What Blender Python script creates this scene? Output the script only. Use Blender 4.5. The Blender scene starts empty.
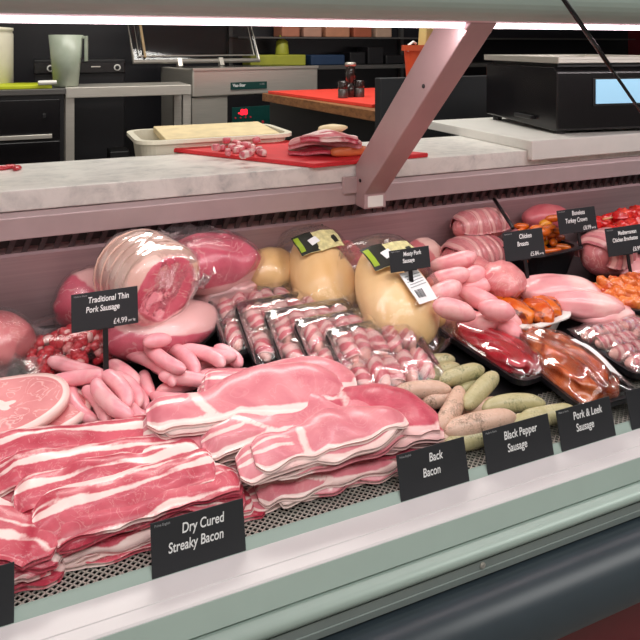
import bpy, math, random
import numpy as np
from mathutils import Vector, Matrix, Euler

random.seed(7)
RNG = np.random.default_rng(11)
scn = bpy.context.scene
COL = scn.collection

# ------------------------------------------------------------------ camera
C = 1.30                      # eye height
F = 660.0                     # focal length in pixels of the 640 px frame
HORIZON = 45.0
YAW = math.radians(23.06)     # the view turns from straight across the counter towards +X
SY, CY = math.sin(YAW), math.cos(YAW)

cam = bpy.data.cameras.new('camera')
cam.sensor_width = 36.0
cam.lens = F / 640 * 36.0
cam.shift_y = -(320 - HORIZON) / 640
cam.clip_start = 0.02
cam_o = bpy.data.objects.new('camera', cam)
cam_o.location = (0, 0, C)
cam_o.rotation_euler = (math.pi / 2, 0, -YAW)
COL.objects.link(cam_o)
scn.camera = cam_o


def ray(px, py):
    u = (px - 320.0) / F
    return np.array([SY + CY * u, CY - SY * u, -(py - HORIZON) / F])


def at_z(px, py, z):
    r = ray(px, py)
    t = (z - C) / r[2]
    return np.array([0, 0, C]) + r * t


def at_y(px, py, Y):
    r = ray(px, py)
    return np.array([0, 0, C]) + r * (Y / r[1])


# the display deck rises a little towards the back
DK0, DK1, DKY0, DKY1 = 0.630, 0.700, 0.87, 1.53


def deck(y):
    return DK0 + (DK1 - DK0) * (y - DKY0) / (DKY1 - DKY0)


def at_deck(px, py, h=0.0):
    r = ray(px, py)
    s = (DK1 - DK0) / (DKY1 - DKY0)
    t = (DK0 + h - s * DKY0 - C) / (r[2] - s * r[1])
    return np.array([0, 0, C]) + r * t


# ------------------------------------------------------------------ scene bookkeeping
def tag(o, label, cat, group=None):
    o['label'] = label
    o['category'] = cat
    if group:
        o['group'] = group
    return o


def empty(name, loc=(0, 0, 0), rot=(0, 0, 0)):
    o = bpy.data.objects.new(name, None)
    o.empty_display_size = 0.05
    o.location = loc
    o.rotation_euler = rot
    COL.objects.link(o)
    return o


def thing(name, label, cat, loc=(0, 0, 0), rot=(0, 0, 0), group=None):
    return tag(empty(name, loc, rot), label, cat, group)


def mesh(name, V, Fc, mat, parent=None, smooth=True, attrs=None, bevel=0.0, loc=None, rot=None, weld=False):
    me = bpy.data.meshes.new(name)
    me.from_pydata([tuple(map(float, v)) for v in V], [], [tuple(int(i) for i in f) for f in Fc])
    if attrs:
        for k, vals in attrs.items():
            a = me.attributes.new(k, 'FLOAT', 'POINT')
            a.data.foreach_set('value', np.asarray(vals, dtype=np.float32))
    if smooth:
        me.polygons.foreach_set('use_smooth', [True] * len(me.polygons))
    me.materials.append(mat)
    me.update()
    o = bpy.data.objects.new(name, me)
    COL.objects.link(o)
    if parent is not None:
        o.parent = parent
    if loc is not None:
        o.location = loc
    if rot is not None:
        o.rotation_euler = rot
    if bevel > 0:
        b = o.modifiers.new('bevel', 'BEVEL')
        b.width = bevel
        b.segments = 3
        b.limit_method = 'ANGLE'
        b.angle_limit = math.radians(40)
        b.harden_normals = False
    return o


def structure(o):
    o['kind'] = 'structure'
    return o


class MB:
    def __init__(s):
        s.V, s.F = [], []

    def add(s, V, Fc):
        b = len(s.V)
        s.V += [tuple(v) for v in V]
        s.F += [tuple(b + i for i in f) for f in Fc]
        return s

    def box(s, c, d, M=None):
        cx, cy, cz = c
        hx, hy, hz = d[0] / 2, d[1] / 2, d[2] / 2
        V = [Vector((cx + a * hx, cy + b * hy, cz + e * hz)) for a in (-1, 1) for b in (-1, 1) for e in (-1, 1)]
        if M is not None:
            V = [M @ v for v in V]
        return s.add(V, [(0, 1, 3, 2), (4, 6, 7, 5), (0, 4, 5, 1), (2, 3, 7, 6), (0, 2, 6, 4), (1, 5, 7, 3)])

    def span(s, x0, x1, y0, y1, z0, z1):
        return s.box(((x0 + x1) / 2, (y0 + y1) / 2, (z0 + z1) / 2), (x1 - x0, y1 - y0, z1 - z0))

    def prism_x(s, prof, x0, x1):
        """prof: list of (y, z), swept along X (closed loop, capped)."""
        n = len(prof)
        V = [(x0, y, z) for y, z in prof] + [(x1, y, z) for y, z in prof]
        Fc = [(i, (i + 1) % n, n + (i + 1) % n, n + i) for i in range(n)]
        Fc += [tuple(range(n - 1, -1, -1)), tuple(range(n, 2 * n))]
        return s.add(V, Fc)

    def prism_z(s, prof, z0, z1):
        n = len(prof)
        V = [(x, y, z0) for x, y in prof] + [(x, y, z1) for x, y in prof]
        Fc = [(i, (i + 1) % n, n + (i + 1) % n, n + i) for i in range(n)]
        Fc += [tuple(range(n - 1, -1, -1)), tuple(range(n, 2 * n))]
        return s.add(V, Fc)

    def tube(s, pts, r, n=10, close=False):
        pts = [Vector(p) for p in pts]
        rr = r if hasattr(r, '__len__') else [r] * len(pts)
        rings = []
        up = Vector((0, 0, 1))
        m = len(pts)
        for i, p in enumerate(pts):
            if close:
                d = pts[(i + 1) % m] - pts[i - 1]
            else:
                d = pts[min(i + 1, m - 1)] - pts[max(i - 1, 0)]
            d.normalize()
            a = up if abs(d.dot(up)) < 0.95 else Vector((1, 0, 0))
            e1 = d.cross(a).normalized()
            e2 = d.cross(e1).normalized()
            rings.append([p + (e1 * math.cos(2 * math.pi * k / n) + e2 * math.sin(2 * math.pi * k / n)) * rr[i] for k in range(n)])
        V = [v for rg in rings for v in rg]
        Fc = []
        for i in range(m if close else m - 1):
            j = (i + 1) % m
            for k in range(n):
                Fc.append((i * n + k, i * n + (k + 1) % n, j * n + (k + 1) % n, j * n + k))
        if not close:
            Fc.append(tuple(range(n - 1, -1, -1)))
            Fc.append(tuple((m - 1) * n + k for k in range(n)))
        return s.add(V, Fc)

    def lathe(s, prof, n=32, M=None):
        """prof: (r, z) from bottom to top around Z."""
        V = []
        for r, z in prof:
            for k in range(n):
                a = 2 * math.pi * k / n
                V.append(Vector((r * math.cos(a), r * math.sin(a), z)))
        if M is not None:
            V = [M @ v for v in V]
        Fc = []
        for i in range(len(prof) - 1):
            for k in range(n):
                Fc.append((i * n + k, i * n + (k + 1) % n, (i + 1) * n + (k + 1) % n, (i + 1) * n + k))
        Fc.append(tuple(range(n - 1, -1, -1)))
        Fc.append(tuple((len(prof) - 1) * n + k for k in range(n)))
        return s.add(V, Fc)

    def build(s, name, mat, parent=None, smooth=False, bevel=0.0, **k):
        return mesh(name, s.V, s.F, mat, parent, smooth, bevel=bevel, **k)


# ------------------------------------------------------------------ materials
def lin(r, g, b):
    def f(c):
        c /= 255.0
        return c / 12.92 if c <= 0.04045 else ((c + 0.055) / 1.055) ** 2.4
    return (f(r), f(g), f(b), 1.0)


class NT:
    def __init__(s, name):
        s.m = bpy.data.materials.new(name)
        s.m.use_nodes = True
        s.t = s.m.node_tree
        s.n = s.t.nodes
        s.b = s.n['Principled BSDF']
        s.out = s.n['Material Output']

    def node(s, kind, **k):
        nd = s.n.new(kind)
        for a, v in k.items():
            setattr(nd, a, v)
        return nd

    def link(s, a, b):
        s.t.links.new(a, b)

    def setb(s, **k):
        for a, v in k.items():
            s.b.inputs[a.replace('_', ' ')].default_value = v

    def coords(s, rand=True, kind='Object'):
        tc = s.node('ShaderNodeTexCoord')
        if not rand:
            return tc.outputs[kind]
        oi = s.node('ShaderNodeObjectInfo')
        mu = s.node('ShaderNodeMath', operation='MULTIPLY')
        mu.inputs[1].default_value = 37.0
        s.link(oi.outputs['Random'], mu.inputs[0])
        ad = s.node('ShaderNodeVectorMath', operation='ADD')
        s.link(tc.outputs[kind], ad.inputs[0])
        s.link(mu.outputs[0], ad.inputs[1])
        return ad.outputs[0]

    def noise(s, vec, scale, detail=3.0, rough=0.5, dist=0.0):
        nd = s.node('ShaderNodeTexNoise')
        nd.inputs['Scale'].default_value = scale
        nd.inputs['Detail'].default_value = detail
        nd.inputs['Roughness'].default_value = rough
        nd.inputs['Distortion'].default_value = dist
        s.link(vec, nd.inputs['Vector'])
        return nd.outputs['Fac']

    def math(s, op, a, b=None, c=None, clamp=False):
        nd = s.node('ShaderNodeMath', operation=op, use_clamp=clamp)
        for i, v in enumerate((a, b, c)):
            if v is None:
                continue
            if isinstance(v, (int, float)):
                nd.inputs[i].default_value = v
            else:
                s.link(v, nd.inputs[i])
        return nd.outputs[0]

    def ramp(s, fac, stops, interp='LINEAR'):
        nd = s.node('ShaderNodeValToRGB')
        nd.color_ramp.interpolation = interp
        e = nd.color_ramp.elements
        while len(e) < len(stops):
            e.new(0.5)
        for i, (p, c) in enumerate(stops):
            e[i].position = p
            e[i].color = c
        s.link(fac, nd.inputs['Fac'])
        return nd.outputs['Color']

    def mix(s, fac, a, b, blend='MIX'):
        nd = s.node('ShaderNodeMix', data_type='RGBA', blend_type=blend)
        for sock, v in ((nd.inputs[0], fac), (nd.inputs[6], a), (nd.inputs[7], b)):
            if isinstance(v, (int, float)):
                sock.default_value = v
            elif isinstance(v, tuple):
                sock.default_value = v
            else:
                s.link(v, sock)
        return nd.outputs[2]

    def bump(s, h, strength=0.2, dist=0.002):
        nd = s.node('ShaderNodeBump')
        nd.inputs['Strength'].default_value = strength
        nd.inputs['Distance'].default_value = dist
        s.link(h, nd.inputs['Height'])
        s.link(nd.outputs['Normal'], s.b.inputs['Normal'])
        return nd


def plain(name, rgb, rough=0.5, metal=0.0, coat=0.0, var=0.06, nscale=18.0, bump=0.0, spec=0.5):
    t = NT(name)
    c = lin(*rgb)
    v = t.coords(False)
    f = t.noise(v, nscale, 4.0)
    lo = tuple(max(0.0, x * (1 - var)) for x in c[:3]) + (1.0,)
    hi = tuple(min(1.0, x * (1 + var)) for x in c[:3]) + (1.0,)
    t.link(t.ramp(f, [(0.3, lo), (0.7, hi)]), t.b.inputs['Base Color'])
    t.setb(Roughness=rough, Metallic=metal)
    t.b.inputs['Coat Weight'].default_value = coat
    t.b.inputs['Specular IOR Level'].default_value = spec
    if bump:
        t.bump(f, bump, 0.002)
    return t.m


def steel(name, rgb, rough=0.3, streak=(2.0, 2.0, 120.0)):
    t = NT(name)
    v = t.coords(False)
    mp = t.node('ShaderNodeMapping')
    mp.inputs['Scale'].default_value = streak
    t.link(v, mp.inputs['Vector'])
    f = t.noise(mp.outputs[0], 3.0, 4.0)
    c = lin(*rgb)
    t.link(t.ramp(f, [(0.25, tuple(x * 0.88 for x in c[:3]) + (1,)), (0.75, tuple(min(1, x * 1.08) for x in c[:3]) + (1,))]), t.b.inputs['Base Color'])
    t.setb(Metallic=0.6)
    t.link(t.math('MULTIPLY_ADD', f, 0.12, rough - 0.06), t.b.inputs['Roughness'])
    return t.m


def glow(name, rgb, strength):
    t = NT(name)
    c = lin(*rgb)
    t.b.inputs['Base Color'].default_value = c
    t.b.inputs['Emission Color'].default_value = c
    t.b.inputs['Emission Strength'].default_value = strength
    return t.m


def film_mat(name, tint=(255, 255, 255), gloss=1.0, milk=0.06, wr=70.0, bump=0.6, rough=0.08, refl=0.75):
    """clear packing film: see-through with sharp wrinkled reflections and a little milkiness"""
    t = NT(name)
    v = t.coords(True)
    f = t.noise(v, wr, 3.0, 0.55, 1.2)
    f2 = t.noise(v, wr * 0.35, 2.0, 0.5, 2.0)
    h = t.math('ADD', f, f2)
    b = t.node('ShaderNodeBump')
    b.inputs['Strength'].default_value = bump
    b.inputs['Distance'].default_value = 0.006
    t.link(h, b.inputs['Height'])
    tr = t.node('ShaderNodeBsdfTransparent')
    tr.inputs['Color'].default_value = lin(*tint)
    gl = t.node('ShaderNodeBsdfGlossy')
    gl.inputs['Roughness'].default_value = rough
    gl.inputs['Color'].default_value = (gloss, gloss, gloss, 1)
    t.link(b.outputs[0], gl.inputs['Normal'])
    df = t.node('ShaderNodeBsdfDiffuse')
    df.inputs['Color'].default_value = (0.85, 0.85, 0.87, 1)
    t.link(b.outputs[0], df.inputs['Normal'])
    fr = t.node('ShaderNodeFresnel')
    fr.inputs['IOR'].default_value = 1.55
    t.link(b.outputs[0], fr.inputs['Normal'])
    fac = t.math('MULTIPLY_ADD', fr.outputs[0], refl, 0.0, clamp=True)
    m1 = t.node('ShaderNodeMixShader')
    m1.inputs[0].default_value = milk
    t.link(tr.outputs[0], m1.inputs[1])
    t.link(df.outputs[0], m1.inputs[2])
    m2 = t.node('ShaderNodeMixShader')
    t.link(fac, m2.inputs[0])
    t.link(m1.outputs[0], m2.inputs[1])
    t.link(gl.outputs[0], m2.inputs[2])
    t.link(m2.outputs[0], t.out.inputs['Surface'])
    t.n.remove(t.b)
    return t.m


def meat(name, lean_a, lean_b, fat_a, fat_b=None, amp=0.22, nscale=90.0, soft=0.05, rough=0.32, coat=0.25,
         vein=0.0, vein_scale=28.0, mottle=14.0, bump=0.25, sss=0.0):
    """lean and fat told apart by the mesh's own 'fat' field, edges broken up by noise"""
    t = NT(name)
    fat_b = fat_b or fat_a
    at = t.node('ShaderNodeAttribute', attribute_name='fat')
    v = t.coords(True)
    n1 = t.noise(v, nscale, 4.0, 0.6)
    n2 = t.noise(v, mottle, 3.0, 0.5, 0.6)
    d = t.math('MULTIPLY', t.math('SUBTRACT', n1, 0.5), amp)
    d2 = t.math('MULTIPLY', t.math('SUBTRACT', n2, 0.5), amp * 1.3)
    fld = t.math('ADD', t.math('ADD', at.outputs['Fac'], d), d2)
    if vein > 0:
        n3 = t.noise(v, vein_scale, 3.0, 0.6, 1.5)
        ab = t.math('ABSOLUTE', t.math('SUBTRACT', n3, 0.5))
        vn = t.math('MULTIPLY', t.math('MAXIMUM', t.math('SUBTRACT', 1.0, t.math('DIVIDE', ab, 0.020)), 0.0), vein)
        keep = t.ramp(at.outputs['Fac'], [(0.10, (1, 1, 1, 1)), (0.32, (0, 0, 0, 1))])
        vm = t.math('MULTIPLY', t.math('MULTIPLY', vn, 1.1, clamp=True), keep)
    mask = t.ramp(fld, [(0.5 - soft, (0, 0, 0, 1)), (0.5 + soft, (1, 1, 1, 1))])
    if vein > 0:
        mask = t.math('MAXIMUM', mask, vm)
    lean = t.ramp(n2, [(0.3, lin(*lean_a)), (0.7, lin(*lean_b))])
    fatc = t.ramp(n2, [(0.3, lin(*fat_a)), (0.7, lin(*fat_b))])
    t.link(t.mix(mask, lean, fatc), t.b.inputs['Base Color'])
    t.setb(Roughness=rough)
    t.b.inputs['Coat Weight'].default_value = coat
    t.b.inputs['Coat Roughness'].default_value = 0.15
    if sss:
        t.b.inputs['Subsurface Weight'].default_value = sss
        t.b.inputs['Subsurface Radius'].default_value = (0.012, 0.005, 0.004)
        t.b.inputs['Subsurface Scale'].default_value = 0.5
    t.bump(t.math('ADD', n1, n2), bump, 0.002)
    return t.m
# ------------------------------------------------------------------ setting materials
M = {}
M['floor'] = plain('floor tiles', (170, 164, 158), 0.5)
M['ceiling'] = plain('ceiling paint', (215, 213, 208), 0.8)
M['wall'] = plain('shop wall paint', (196, 192, 186), 0.8)
M['black_tile'] = plain('black wall cladding', (30, 29, 34), 0.35)
M['black'] = plain('black plastic', (22, 21, 24), 0.4)
M['black_gloss'] = plain('black gloss plastic', (18, 16, 19), 0.22)
M['charcoal'] = plain('charcoal card', (36, 38, 42), 0.55, var=0.03)
M['steel'] = steel('brushed steel', (206, 201, 192), 0.32)
M['steel_dark'] = steel('dark steel', (105, 103, 101), 0.36)
M['pink_steel'] = steel('satin counter steel', (186, 158, 161), 0.42, (1.0, 60.0, 60.0))
M['strut'] = plain('strut enamel', (180, 152, 153), 0.38, metal=0.15, var=0.03)
M['rail'] = plain('rail enamel', (200, 179, 180), 0.4, metal=0.3, var=0.04)
M['white_pvc'] = plain('white ledge plastic', (205, 200, 201), 0.38, var=0.02)
M['pale_green'] = plain('pale green aluminium', (168, 186, 178), 0.42, metal=0.15, var=0.02)
M['grey_trim'] = plain('grey aluminium trim', (138, 148, 145), 0.4, metal=0.3, var=0.03)
M['bumper'] = plain('slate bumper plastic', (52, 62, 69), 0.33, var=0.05)
M['red_panel'] = plain('dark red base panel', (110, 18, 28), 0.45)
M['white'] = plain('white plastic', (228, 226, 220), 0.4, var=0.03)
M['cream'] = plain('cream plastic', (222, 216, 196), 0.45, var=0.03)
M['red_board'] = plain('red chopping board', (214, 42, 50), 0.5, var=0.08, nscale=30)
M['red_board_far'] = plain('orange red chopping board', (232, 70, 56), 0.5, var=0.06)
M['lime'] = plain('lime chopping board', (196, 206, 28), 0.5, var=0.05)
M['pale_wood'] = plain('pale wood board', (226, 206, 160), 0.55, var=0.12, nscale=22)
M['screen'] = glow('blue scale screen', (140, 184, 210), 0.55)
M['led'] = glow('red digits', (255, 30, 50), 1.6)
M['green_panel'] = plain('dark green control panel', (18, 62, 58), 0.35)
M['text'] = plain('white lettering', (236, 236, 236), 0.6, var=0.02)
M['text_dim'] = plain('grey lettering', (150, 152, 154), 0.6, var=0.02)
M['text_dark'] = plain('dark lettering', (40, 40, 46), 0.6, var=0.02)
M['orange_tub'] = plain('orange tub plastic', (196, 84, 48), 0.45)
M['yellow'] = plain('yellow green plastic', (170, 172, 60), 0.5)
M['blue'] = plain('blue plastic', (34, 58, 90), 0.5)

# butcher block wood with end-on boards
t = NT('butcher block wood')
mp = t.node('ShaderNodeMapping'); mp.inputs['Scale'].default_value = (1.5, 14, 30)
t.link(t.coords(False), mp.inputs['Vector'])
f = t.noise(mp.outputs[0], 2.0, 4.0, 0.6, 0.5)
t.link(t.ramp(f, [(0.3, lin(112, 72, 44)), (0.7, lin(164, 112, 70))]), t.b.inputs['Base Color'])
t.setb(Roughness=0.5)
M['wood'] = t.m

# pale veined marble
t = NT('veined marble')
v = t.coords(False)
mp = t.node('ShaderNodeMapping'); mp.inputs['Scale'].default_value = (1.0, 1.6, 1.0)
mp.inputs['Rotation'].default_value = (0, 0, 0.5)
t.link(v, mp.inputs['Vector'])
n1 = t.noise(mp.outputs[0], 9.0, 6.0, 0.62, 1.3)
n2 = t.noise(mp.outputs[0], 30.0, 5.0, 0.6, 0.6)
s_ = t.math('ADD', t.math('MULTIPLY', n1, 0.65), t.math('MULTIPLY', n2, 0.35))
t.link(t.ramp(s_, [(0.32, lin(178, 180, 178)), (0.42, lin(216, 214, 209)), (0.54, lin(236, 233, 227)), (0.75, lin(243, 240, 235))]), t.b.inputs['Base Color'])
t.setb(Roughness=0.28)
M['marble'] = t.m

# frosted measuring jug
t = NT('frosted jug plastic')
t.b.inputs['Base Color'].default_value = lin(176, 186, 168)
t.setb(Roughness=0.35)
t.b.inputs['Transmission Weight'].default_value = 0.25
t.link(t.ramp(t.noise(t.coords(False), 12, 3), [(0.3, lin(166, 178, 158)), (0.7, lin(192, 200, 184))]), t.b.inputs['Base Color'])
M['jug'] = t.m

# smoked lid pane
t = NT('smoked clear lid')
gl = t.node('ShaderNodeBsdfGlossy'); gl.inputs['Roughness'].default_value = 0.05
tr = t.node('ShaderNodeBsdfTransparent'); tr.inputs['Color'].default_value = (0.78, 0.79, 0.80, 1)
fr = t.node('ShaderNodeFresnel'); fr.inputs['IOR'].default_value = 1.5
mx = t.node('ShaderNodeMixShader')
t.link(fr.outputs[0], mx.inputs[0]); t.link(tr.outputs[0], mx.inputs[1]); t.link(gl.outputs[0], mx.inputs[2])
t.link(mx.outputs[0], t.out.inputs['Surface'])
M['smoked'] = t.m

M['tube'] = glow('lit light tube', (255, 232, 240), 3.0)
M['soffit'] = plain('pale soffit enamel', (226, 196, 202), 0.4)
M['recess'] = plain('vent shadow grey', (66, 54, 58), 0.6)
M['slat'] = plain('vent slat grey', (104, 88, 93), 0.5)


def rotz(a):
    return Matrix.Rotation(a, 4, 'Z')


def lettering(name, text, size, mat, parent, loc, rot=(0, 0, 0), align='CENTER', xs=1.0, spacing=1.0, line=1.0, ext=0.0003, bold=0.0, shear=0.0):
    cu = bpy.data.curves.new(name, 'FONT')
    cu.body = text
    cu.size = size
    cu.align_x = align
    cu.align_y = 'CENTER'
    cu.extrude = ext
    cu.offset = bold
    cu.shear = shear
    cu.space_character = spacing
    cu.space_line = line
    cu.materials.append(mat)
    o = bpy.data.objects.new(name, cu)
    COL.objects.link(o)
    o.parent = parent
    o.location = loc
    o.rotation_euler = rot
    o.scale = (xs, 1, 1)
    return o


# ------------------------------------------------------------------ room shell
XL, XR, YB, YF, H = -1.6, 6.2, 4.95, -2.6, 2.75
structure(MB().span(XL, XR, YF, YB, -0.06, 0).build('floor', M['floor']))
structure(MB().span(XL, XR, YF, YB, H, H + 0.06).build('ceiling', M['ceiling']))
structure(MB().span(XL, XR, YB, YB + 0.08, 0, H).build('wall_back', M['black_tile']))
structure(MB().span(XL - 0.08, XL, YF, YB, 0, H).build('wall_left', M['wall']))
structure(MB().span(XR, XR + 0.08, YF, YB, 0, H).build('wall_right', M['black_tile']))
structure(MB().span(XL, XR, YF - 0.08, YF, 0, H).build('wall_front', M['wall']))

# ------------------------------------------------------------------ the serve-over counter
CX0, CX1 = -0.75, 4.6
cnt = thing('meat_display_counter', 'long refrigerated serve-over meat counter with pale green trim, lit canopy and slanted strut', 'display counter', (0, 0, 0))
# front ledge (white) and pale green trims
MB().prism_x([(0.8655, C - 0.6690), (0.8645, C - 0.6712), (0.859, C - 0.6800), (0.857, C - 0.6830), (0.8725, C - 0.740), (0.885, C - 0.74), (0.870, C - 0.672)], CX0, CX1).build('ledge_inner_trim', M['pale_green'], cnt)
MB().prism_x([(0.857, C - 0.6815), (0.8220, C - 0.6823), (0.8215, C - 0.6834), (0.8060, C - 0.6850), (0.8030, C - 0.6866), (0.81, C - 0.74), (0.862, C - 0.74)], CX0, CX1).build('ledge_panel', M['white_pvc'], cnt, bevel=0.0006)
MB().prism_x([(0.810, C - 0.6868), (0.8025, C - 0.6872), (0.7905, C - 0.7135), (0.7925, C - 0.7160), (0.810, C - 0.73)], CX0, CX1).build('glass_channel', M['pale_green'], cnt)
pr = [(0.80, C - 0.715), (0.790, C - 0.7175)]
for k in range(9):
    a = math.radians(100 + k * 22)
    pr.append((0.783 + 0.010 * math.cos(a), C - 0.7280 + 0.0088 * math.sin(a)))
pr.append((0.80, C - 0.738))
MB().prism_x(pr, CX0, CX1).build('bead_rail', M['pale_green'], cnt, smooth=True)
MB().prism_x([(0.80, C - 0.7365), (0.7775, C - 0.7375), (0.7765, C - 0.7485), (0.775, C - 0.7490), (0.7745, C - 0.757), (0.80, C - 0.77)], CX0, CX1).build('lower_trim', M['grey_trim'], cnt)
pr = [(0.80, C - 0.7585)]
for k in range(13):
    a = math.radians(75 + k * 15)
    pr.append((0.757 + 0.045 * math.cos(a), C - 0.806 + 0.046 * math.sin(a)))
pr.append((0.80, C - 0.865))
MB().prism_x(pr, CX0, CX1).build('bumper', M['bumper'], cnt, smooth=True)
MB().span(CX0, CX1, 0.80, 0.83, 0.08, C - 0.74).build('base_panel', M['red_panel'], cnt)
for x in (-0.2, 0.583, 1.36, 2.2):
    MB().lathe([(0.0046, 0), (0.0046, 0.0012), (0.0030, 0.0022)], 14, Matrix.Translation((x, 0.7768, C - 0.7435)) @ Matrix.Rotation(math.pi / 2, 4, 'X')).build('trim_screw', M['steel'], cnt)
# cabinet shell and pan
MB().prism_x([(0.872, 0.605), (1.56, 0.672), (1.56, 0.08), (0.83, 0.08), (0.83, 0.556), (0.872, 0.556)], CX0, CX1).build('deck_pan', M['black'], cnt)
# expanded metal deck: crossing strands on a flat ledge
g = MB()
y0, y1, st = 0.886, 1.52, 0.0105
L0 = y1 - y0
# strands run diagonally; only near the front edge is it ever in view, so the mesh is a strip there and plain sheet behind
ys, ye = 0.867, 0.985
d = ye - ys
n = int((2.9 + 0.35) / st)
for k in range(n):
    x = -0.35 + k * st
    for sg in (1, -1):
        xa, xb = (x, x + d * 1.25) if sg > 0 else (x + d * 1.25, x)
        za, zb = deck(ys) - 0.0012, deck(ye) - 0.0012
        w = 0.0013
        g.add([(xa - w, ys, za), (xa + w, ys, za), (xb + w, ye, zb), (xb - w, ye, zb),
               (xa - w, ys, za - 0.0015), (xa + w, ys, za - 0.0015), (xb + w, ye, zb - 0.0015), (xb - w, ye, zb - 0.0015)],
              [(0, 1, 2, 3), (7, 6, 5, 4), (0, 4, 5, 1), (1, 5, 6, 2), (2, 6, 7, 3), (3, 7, 4, 0)])
g.build('deck_mesh', M['steel'], cnt)
MB().prism_x([(0.985, deck(0.985) - 0.001), (1.53, deck(1.53) - 0.001), (1.53, deck(1.53) - 0.004), (0.985, deck(0.985) - 0.004)], CX0, CX1).build('deck_tray', M['black'], cnt)
# back of the well, vent, worktop rail
MB().prism_x([(1.53, deck(1.53) - 0.005), (1.53, C - 0.446), (1.545, C - 0.43), (1.56, C - 0.43), (1.56, deck(1.53) - 0.03)], CX0, CX1).build('well_back', M['pink_steel'], cnt)
MB().span(CX0, CX1, 1.545, 1.56, C - 0.445, C - 0.40).build('vent_recess', M['recess'], cnt)
vs = MB()
x = CX0
while x < CX1 - 0.05:
    vs.add([(x, 1.536, C - 0.4445), (x + 0.012, 1.536, C - 0.4445), (x + 0.030, 1.536, C - 0.399), (x + 0.018, 1.536, C - 0.399),
            (x, 1.545, C - 0.4445), (x + 0.012, 1.545, C - 0.4445), (x + 0.030, 1.545, C - 0.399), (x + 0.018, 1.545, C - 0.399)],
           [(0, 1, 2, 3), (7, 6, 5, 4), (0, 4, 5, 1), (1, 5, 6, 2), (2, 6, 7, 3), (3, 7, 4, 0)])
    x += 0.031
vs.build('vent_slats', M['slat'], cnt)
MB().prism_x([(1.492, C - 0.356), (1.492, C - 0.401), (1.56, C - 0.401), (1.56, C - 0.346), (1.502, C - 0.346)], CX0, CX1).build('worktop_rail', M['rail'], cnt, bevel=0.002)
MB().span(CX0, CX1, 1.56, 1.62, 0.08, C - 0.346).build('back_carcass', M['steel_dark'], cnt)
MB().span(CX0, CX1, 1.621, 2.30, 0.86, 0.899).build('rear_shelf', M['steel_dark'], cnt)
MB().span(CX0, CX1, 2.24, 2.30, 0.0, 0.86).build('rear_support', M['steel_dark'], cnt)
MB().span(CX0, CX1, 0.84, 1.62, 0.0, 0.08).build('plinth', M['black'], cnt)
# canopy with its rounded front, and the tube under it
CN = C + 0.0415
MB().span(CX0, CX1, 0.945, 1.17, CN, CN + 0.012).build('canopy_soffit', M['soffit'], cnt)
pr = []
for k in range(19):
    a = math.radians(-90 - k * 10)
    pr.append((0.950 + 0.055 * math.cos(a) * 1.0, CN + 0.055 + 0.055 * math.sin(a)))
pr += [(1.17, CN + 0.110), (1.17, CN + 0.0125), (0.95, CN + 0.0125)]
MB().prism_x(pr, CX0, CX1).build('canopy_shell', M['pale_green'], cnt, smooth=False, bevel=0.0)
tb = MB()
tb.prism_x([(1.027, CN), (1.027, CN - 0.007), (1.030, CN - 0.0100), (1.037, CN - 0.0100), (1.040, CN - 0.007), (1.040, CN)], CX0 + 0.05, CX1 - 0.05)
tb.build('light_tube', M['tube'], cnt)
# strut: a box section leaning from the rail to the canopy
SX = 0.761
fy, fz, dy_, dzz = 1.440, C - 0.365, -0.729, 0.684
tf = (CN - fz) / dzz
by, bz = fy + 0.0560, fz + 0.0590
tbk = (CN - bz) / dzz
t0b = (by - 1.4915) / 0.729
MB().prism_x([(1.4915, C - 0.402), (fy, C - 0.402), (fy, fz), (fy + dy_ * tf, CN), (by + dy_ * tbk, CN), (1.4915, bz + dzz * t0b)], SX - 0.030, SX + 0.030).build('support_strut', M['strut'], cnt, bevel=0.003)
MB().box((SX, fy - 0.0006, C - 0.384), (0.042, 0.0012, 0.027)).build('foot_sticker', M['white'], cnt)
MB().box((SX - 0.045, 1.490, C - 0.350), (0.04, 0.014, 0.040)).build('strut_bracket', M['rail'], cnt, bevel=0.001)
for py_, pz_ in ((1.462, C - 0.335), (1.17, C - 0.085)):
    MB().lathe([(0.0045, 0), (0.0045, 0.002), (0.003, 0.003)], 12, Matrix.Translation((SX - 0.030, py_, pz_)) @ Matrix.Rotation(-math.pi / 2, 4, 'Y')).build('strut_bolt', M['black'], cnt)
# well rivet
MB().lathe([(0.003, 0), (0.003, 0.0012), (0.002, 0.002)], 12, Matrix.Translation(tuple(at_y(322, 225, 1.53))) @ Matrix.Rotation(math.pi / 2, 4, 'X')).build('well_rivet', M['steel_dark'], cnt)
# thin black gas stay that holds the front glass open
p0 = at_y(556, -12, 0.850)
p1 = at_y(652, 128, 0.93)
st_ = MB(); st_.tube([p0, p0 * 0.45 + p1 * 0.55], 0.0042, 12); st_.tube([p0 * 0.45 + p1 * 0.55, p1], 0.0030, 12)
st_.build('gas_stay', M['black_gloss'], cnt, smooth=True)
MB().lathe([(0.006, -0.01), (0.008, 0), (0.008, 0.03), (0.005, 0.035)], 14, Matrix.Translation((p1[0], p1[1], p1[2] - 0.03))).build('stay_socket', M['black'], cnt)

# ------------------------------------------------------------------ worktop
tag(MB().span(CX0, CX1, 1.50, 1.83, C - 0.344, C - 0.30).build('marble_worktop', M['marble'], bevel=0.003),
    'long pale grey veined marble worktop along the back of the meat counter', 'worktop')
ZM = C - 0.30
# ------------------------------------------------------------------ on the worktop
# white slab with a lip that hooks over the marble edge
tag(MB().prism_x([(1.478, ZM - 0.026), (1.498, ZM - 0.026), (1.498, ZM), (2.02, ZM), (2.02, ZM + 0.03), (1.478, ZM + 0.03)], 1.278, 2.55).build('cutting_slab', M['white'], bevel=0.003),
    'thick cream white slab with hooked front lip under the black scale', 'cutting board')


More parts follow.
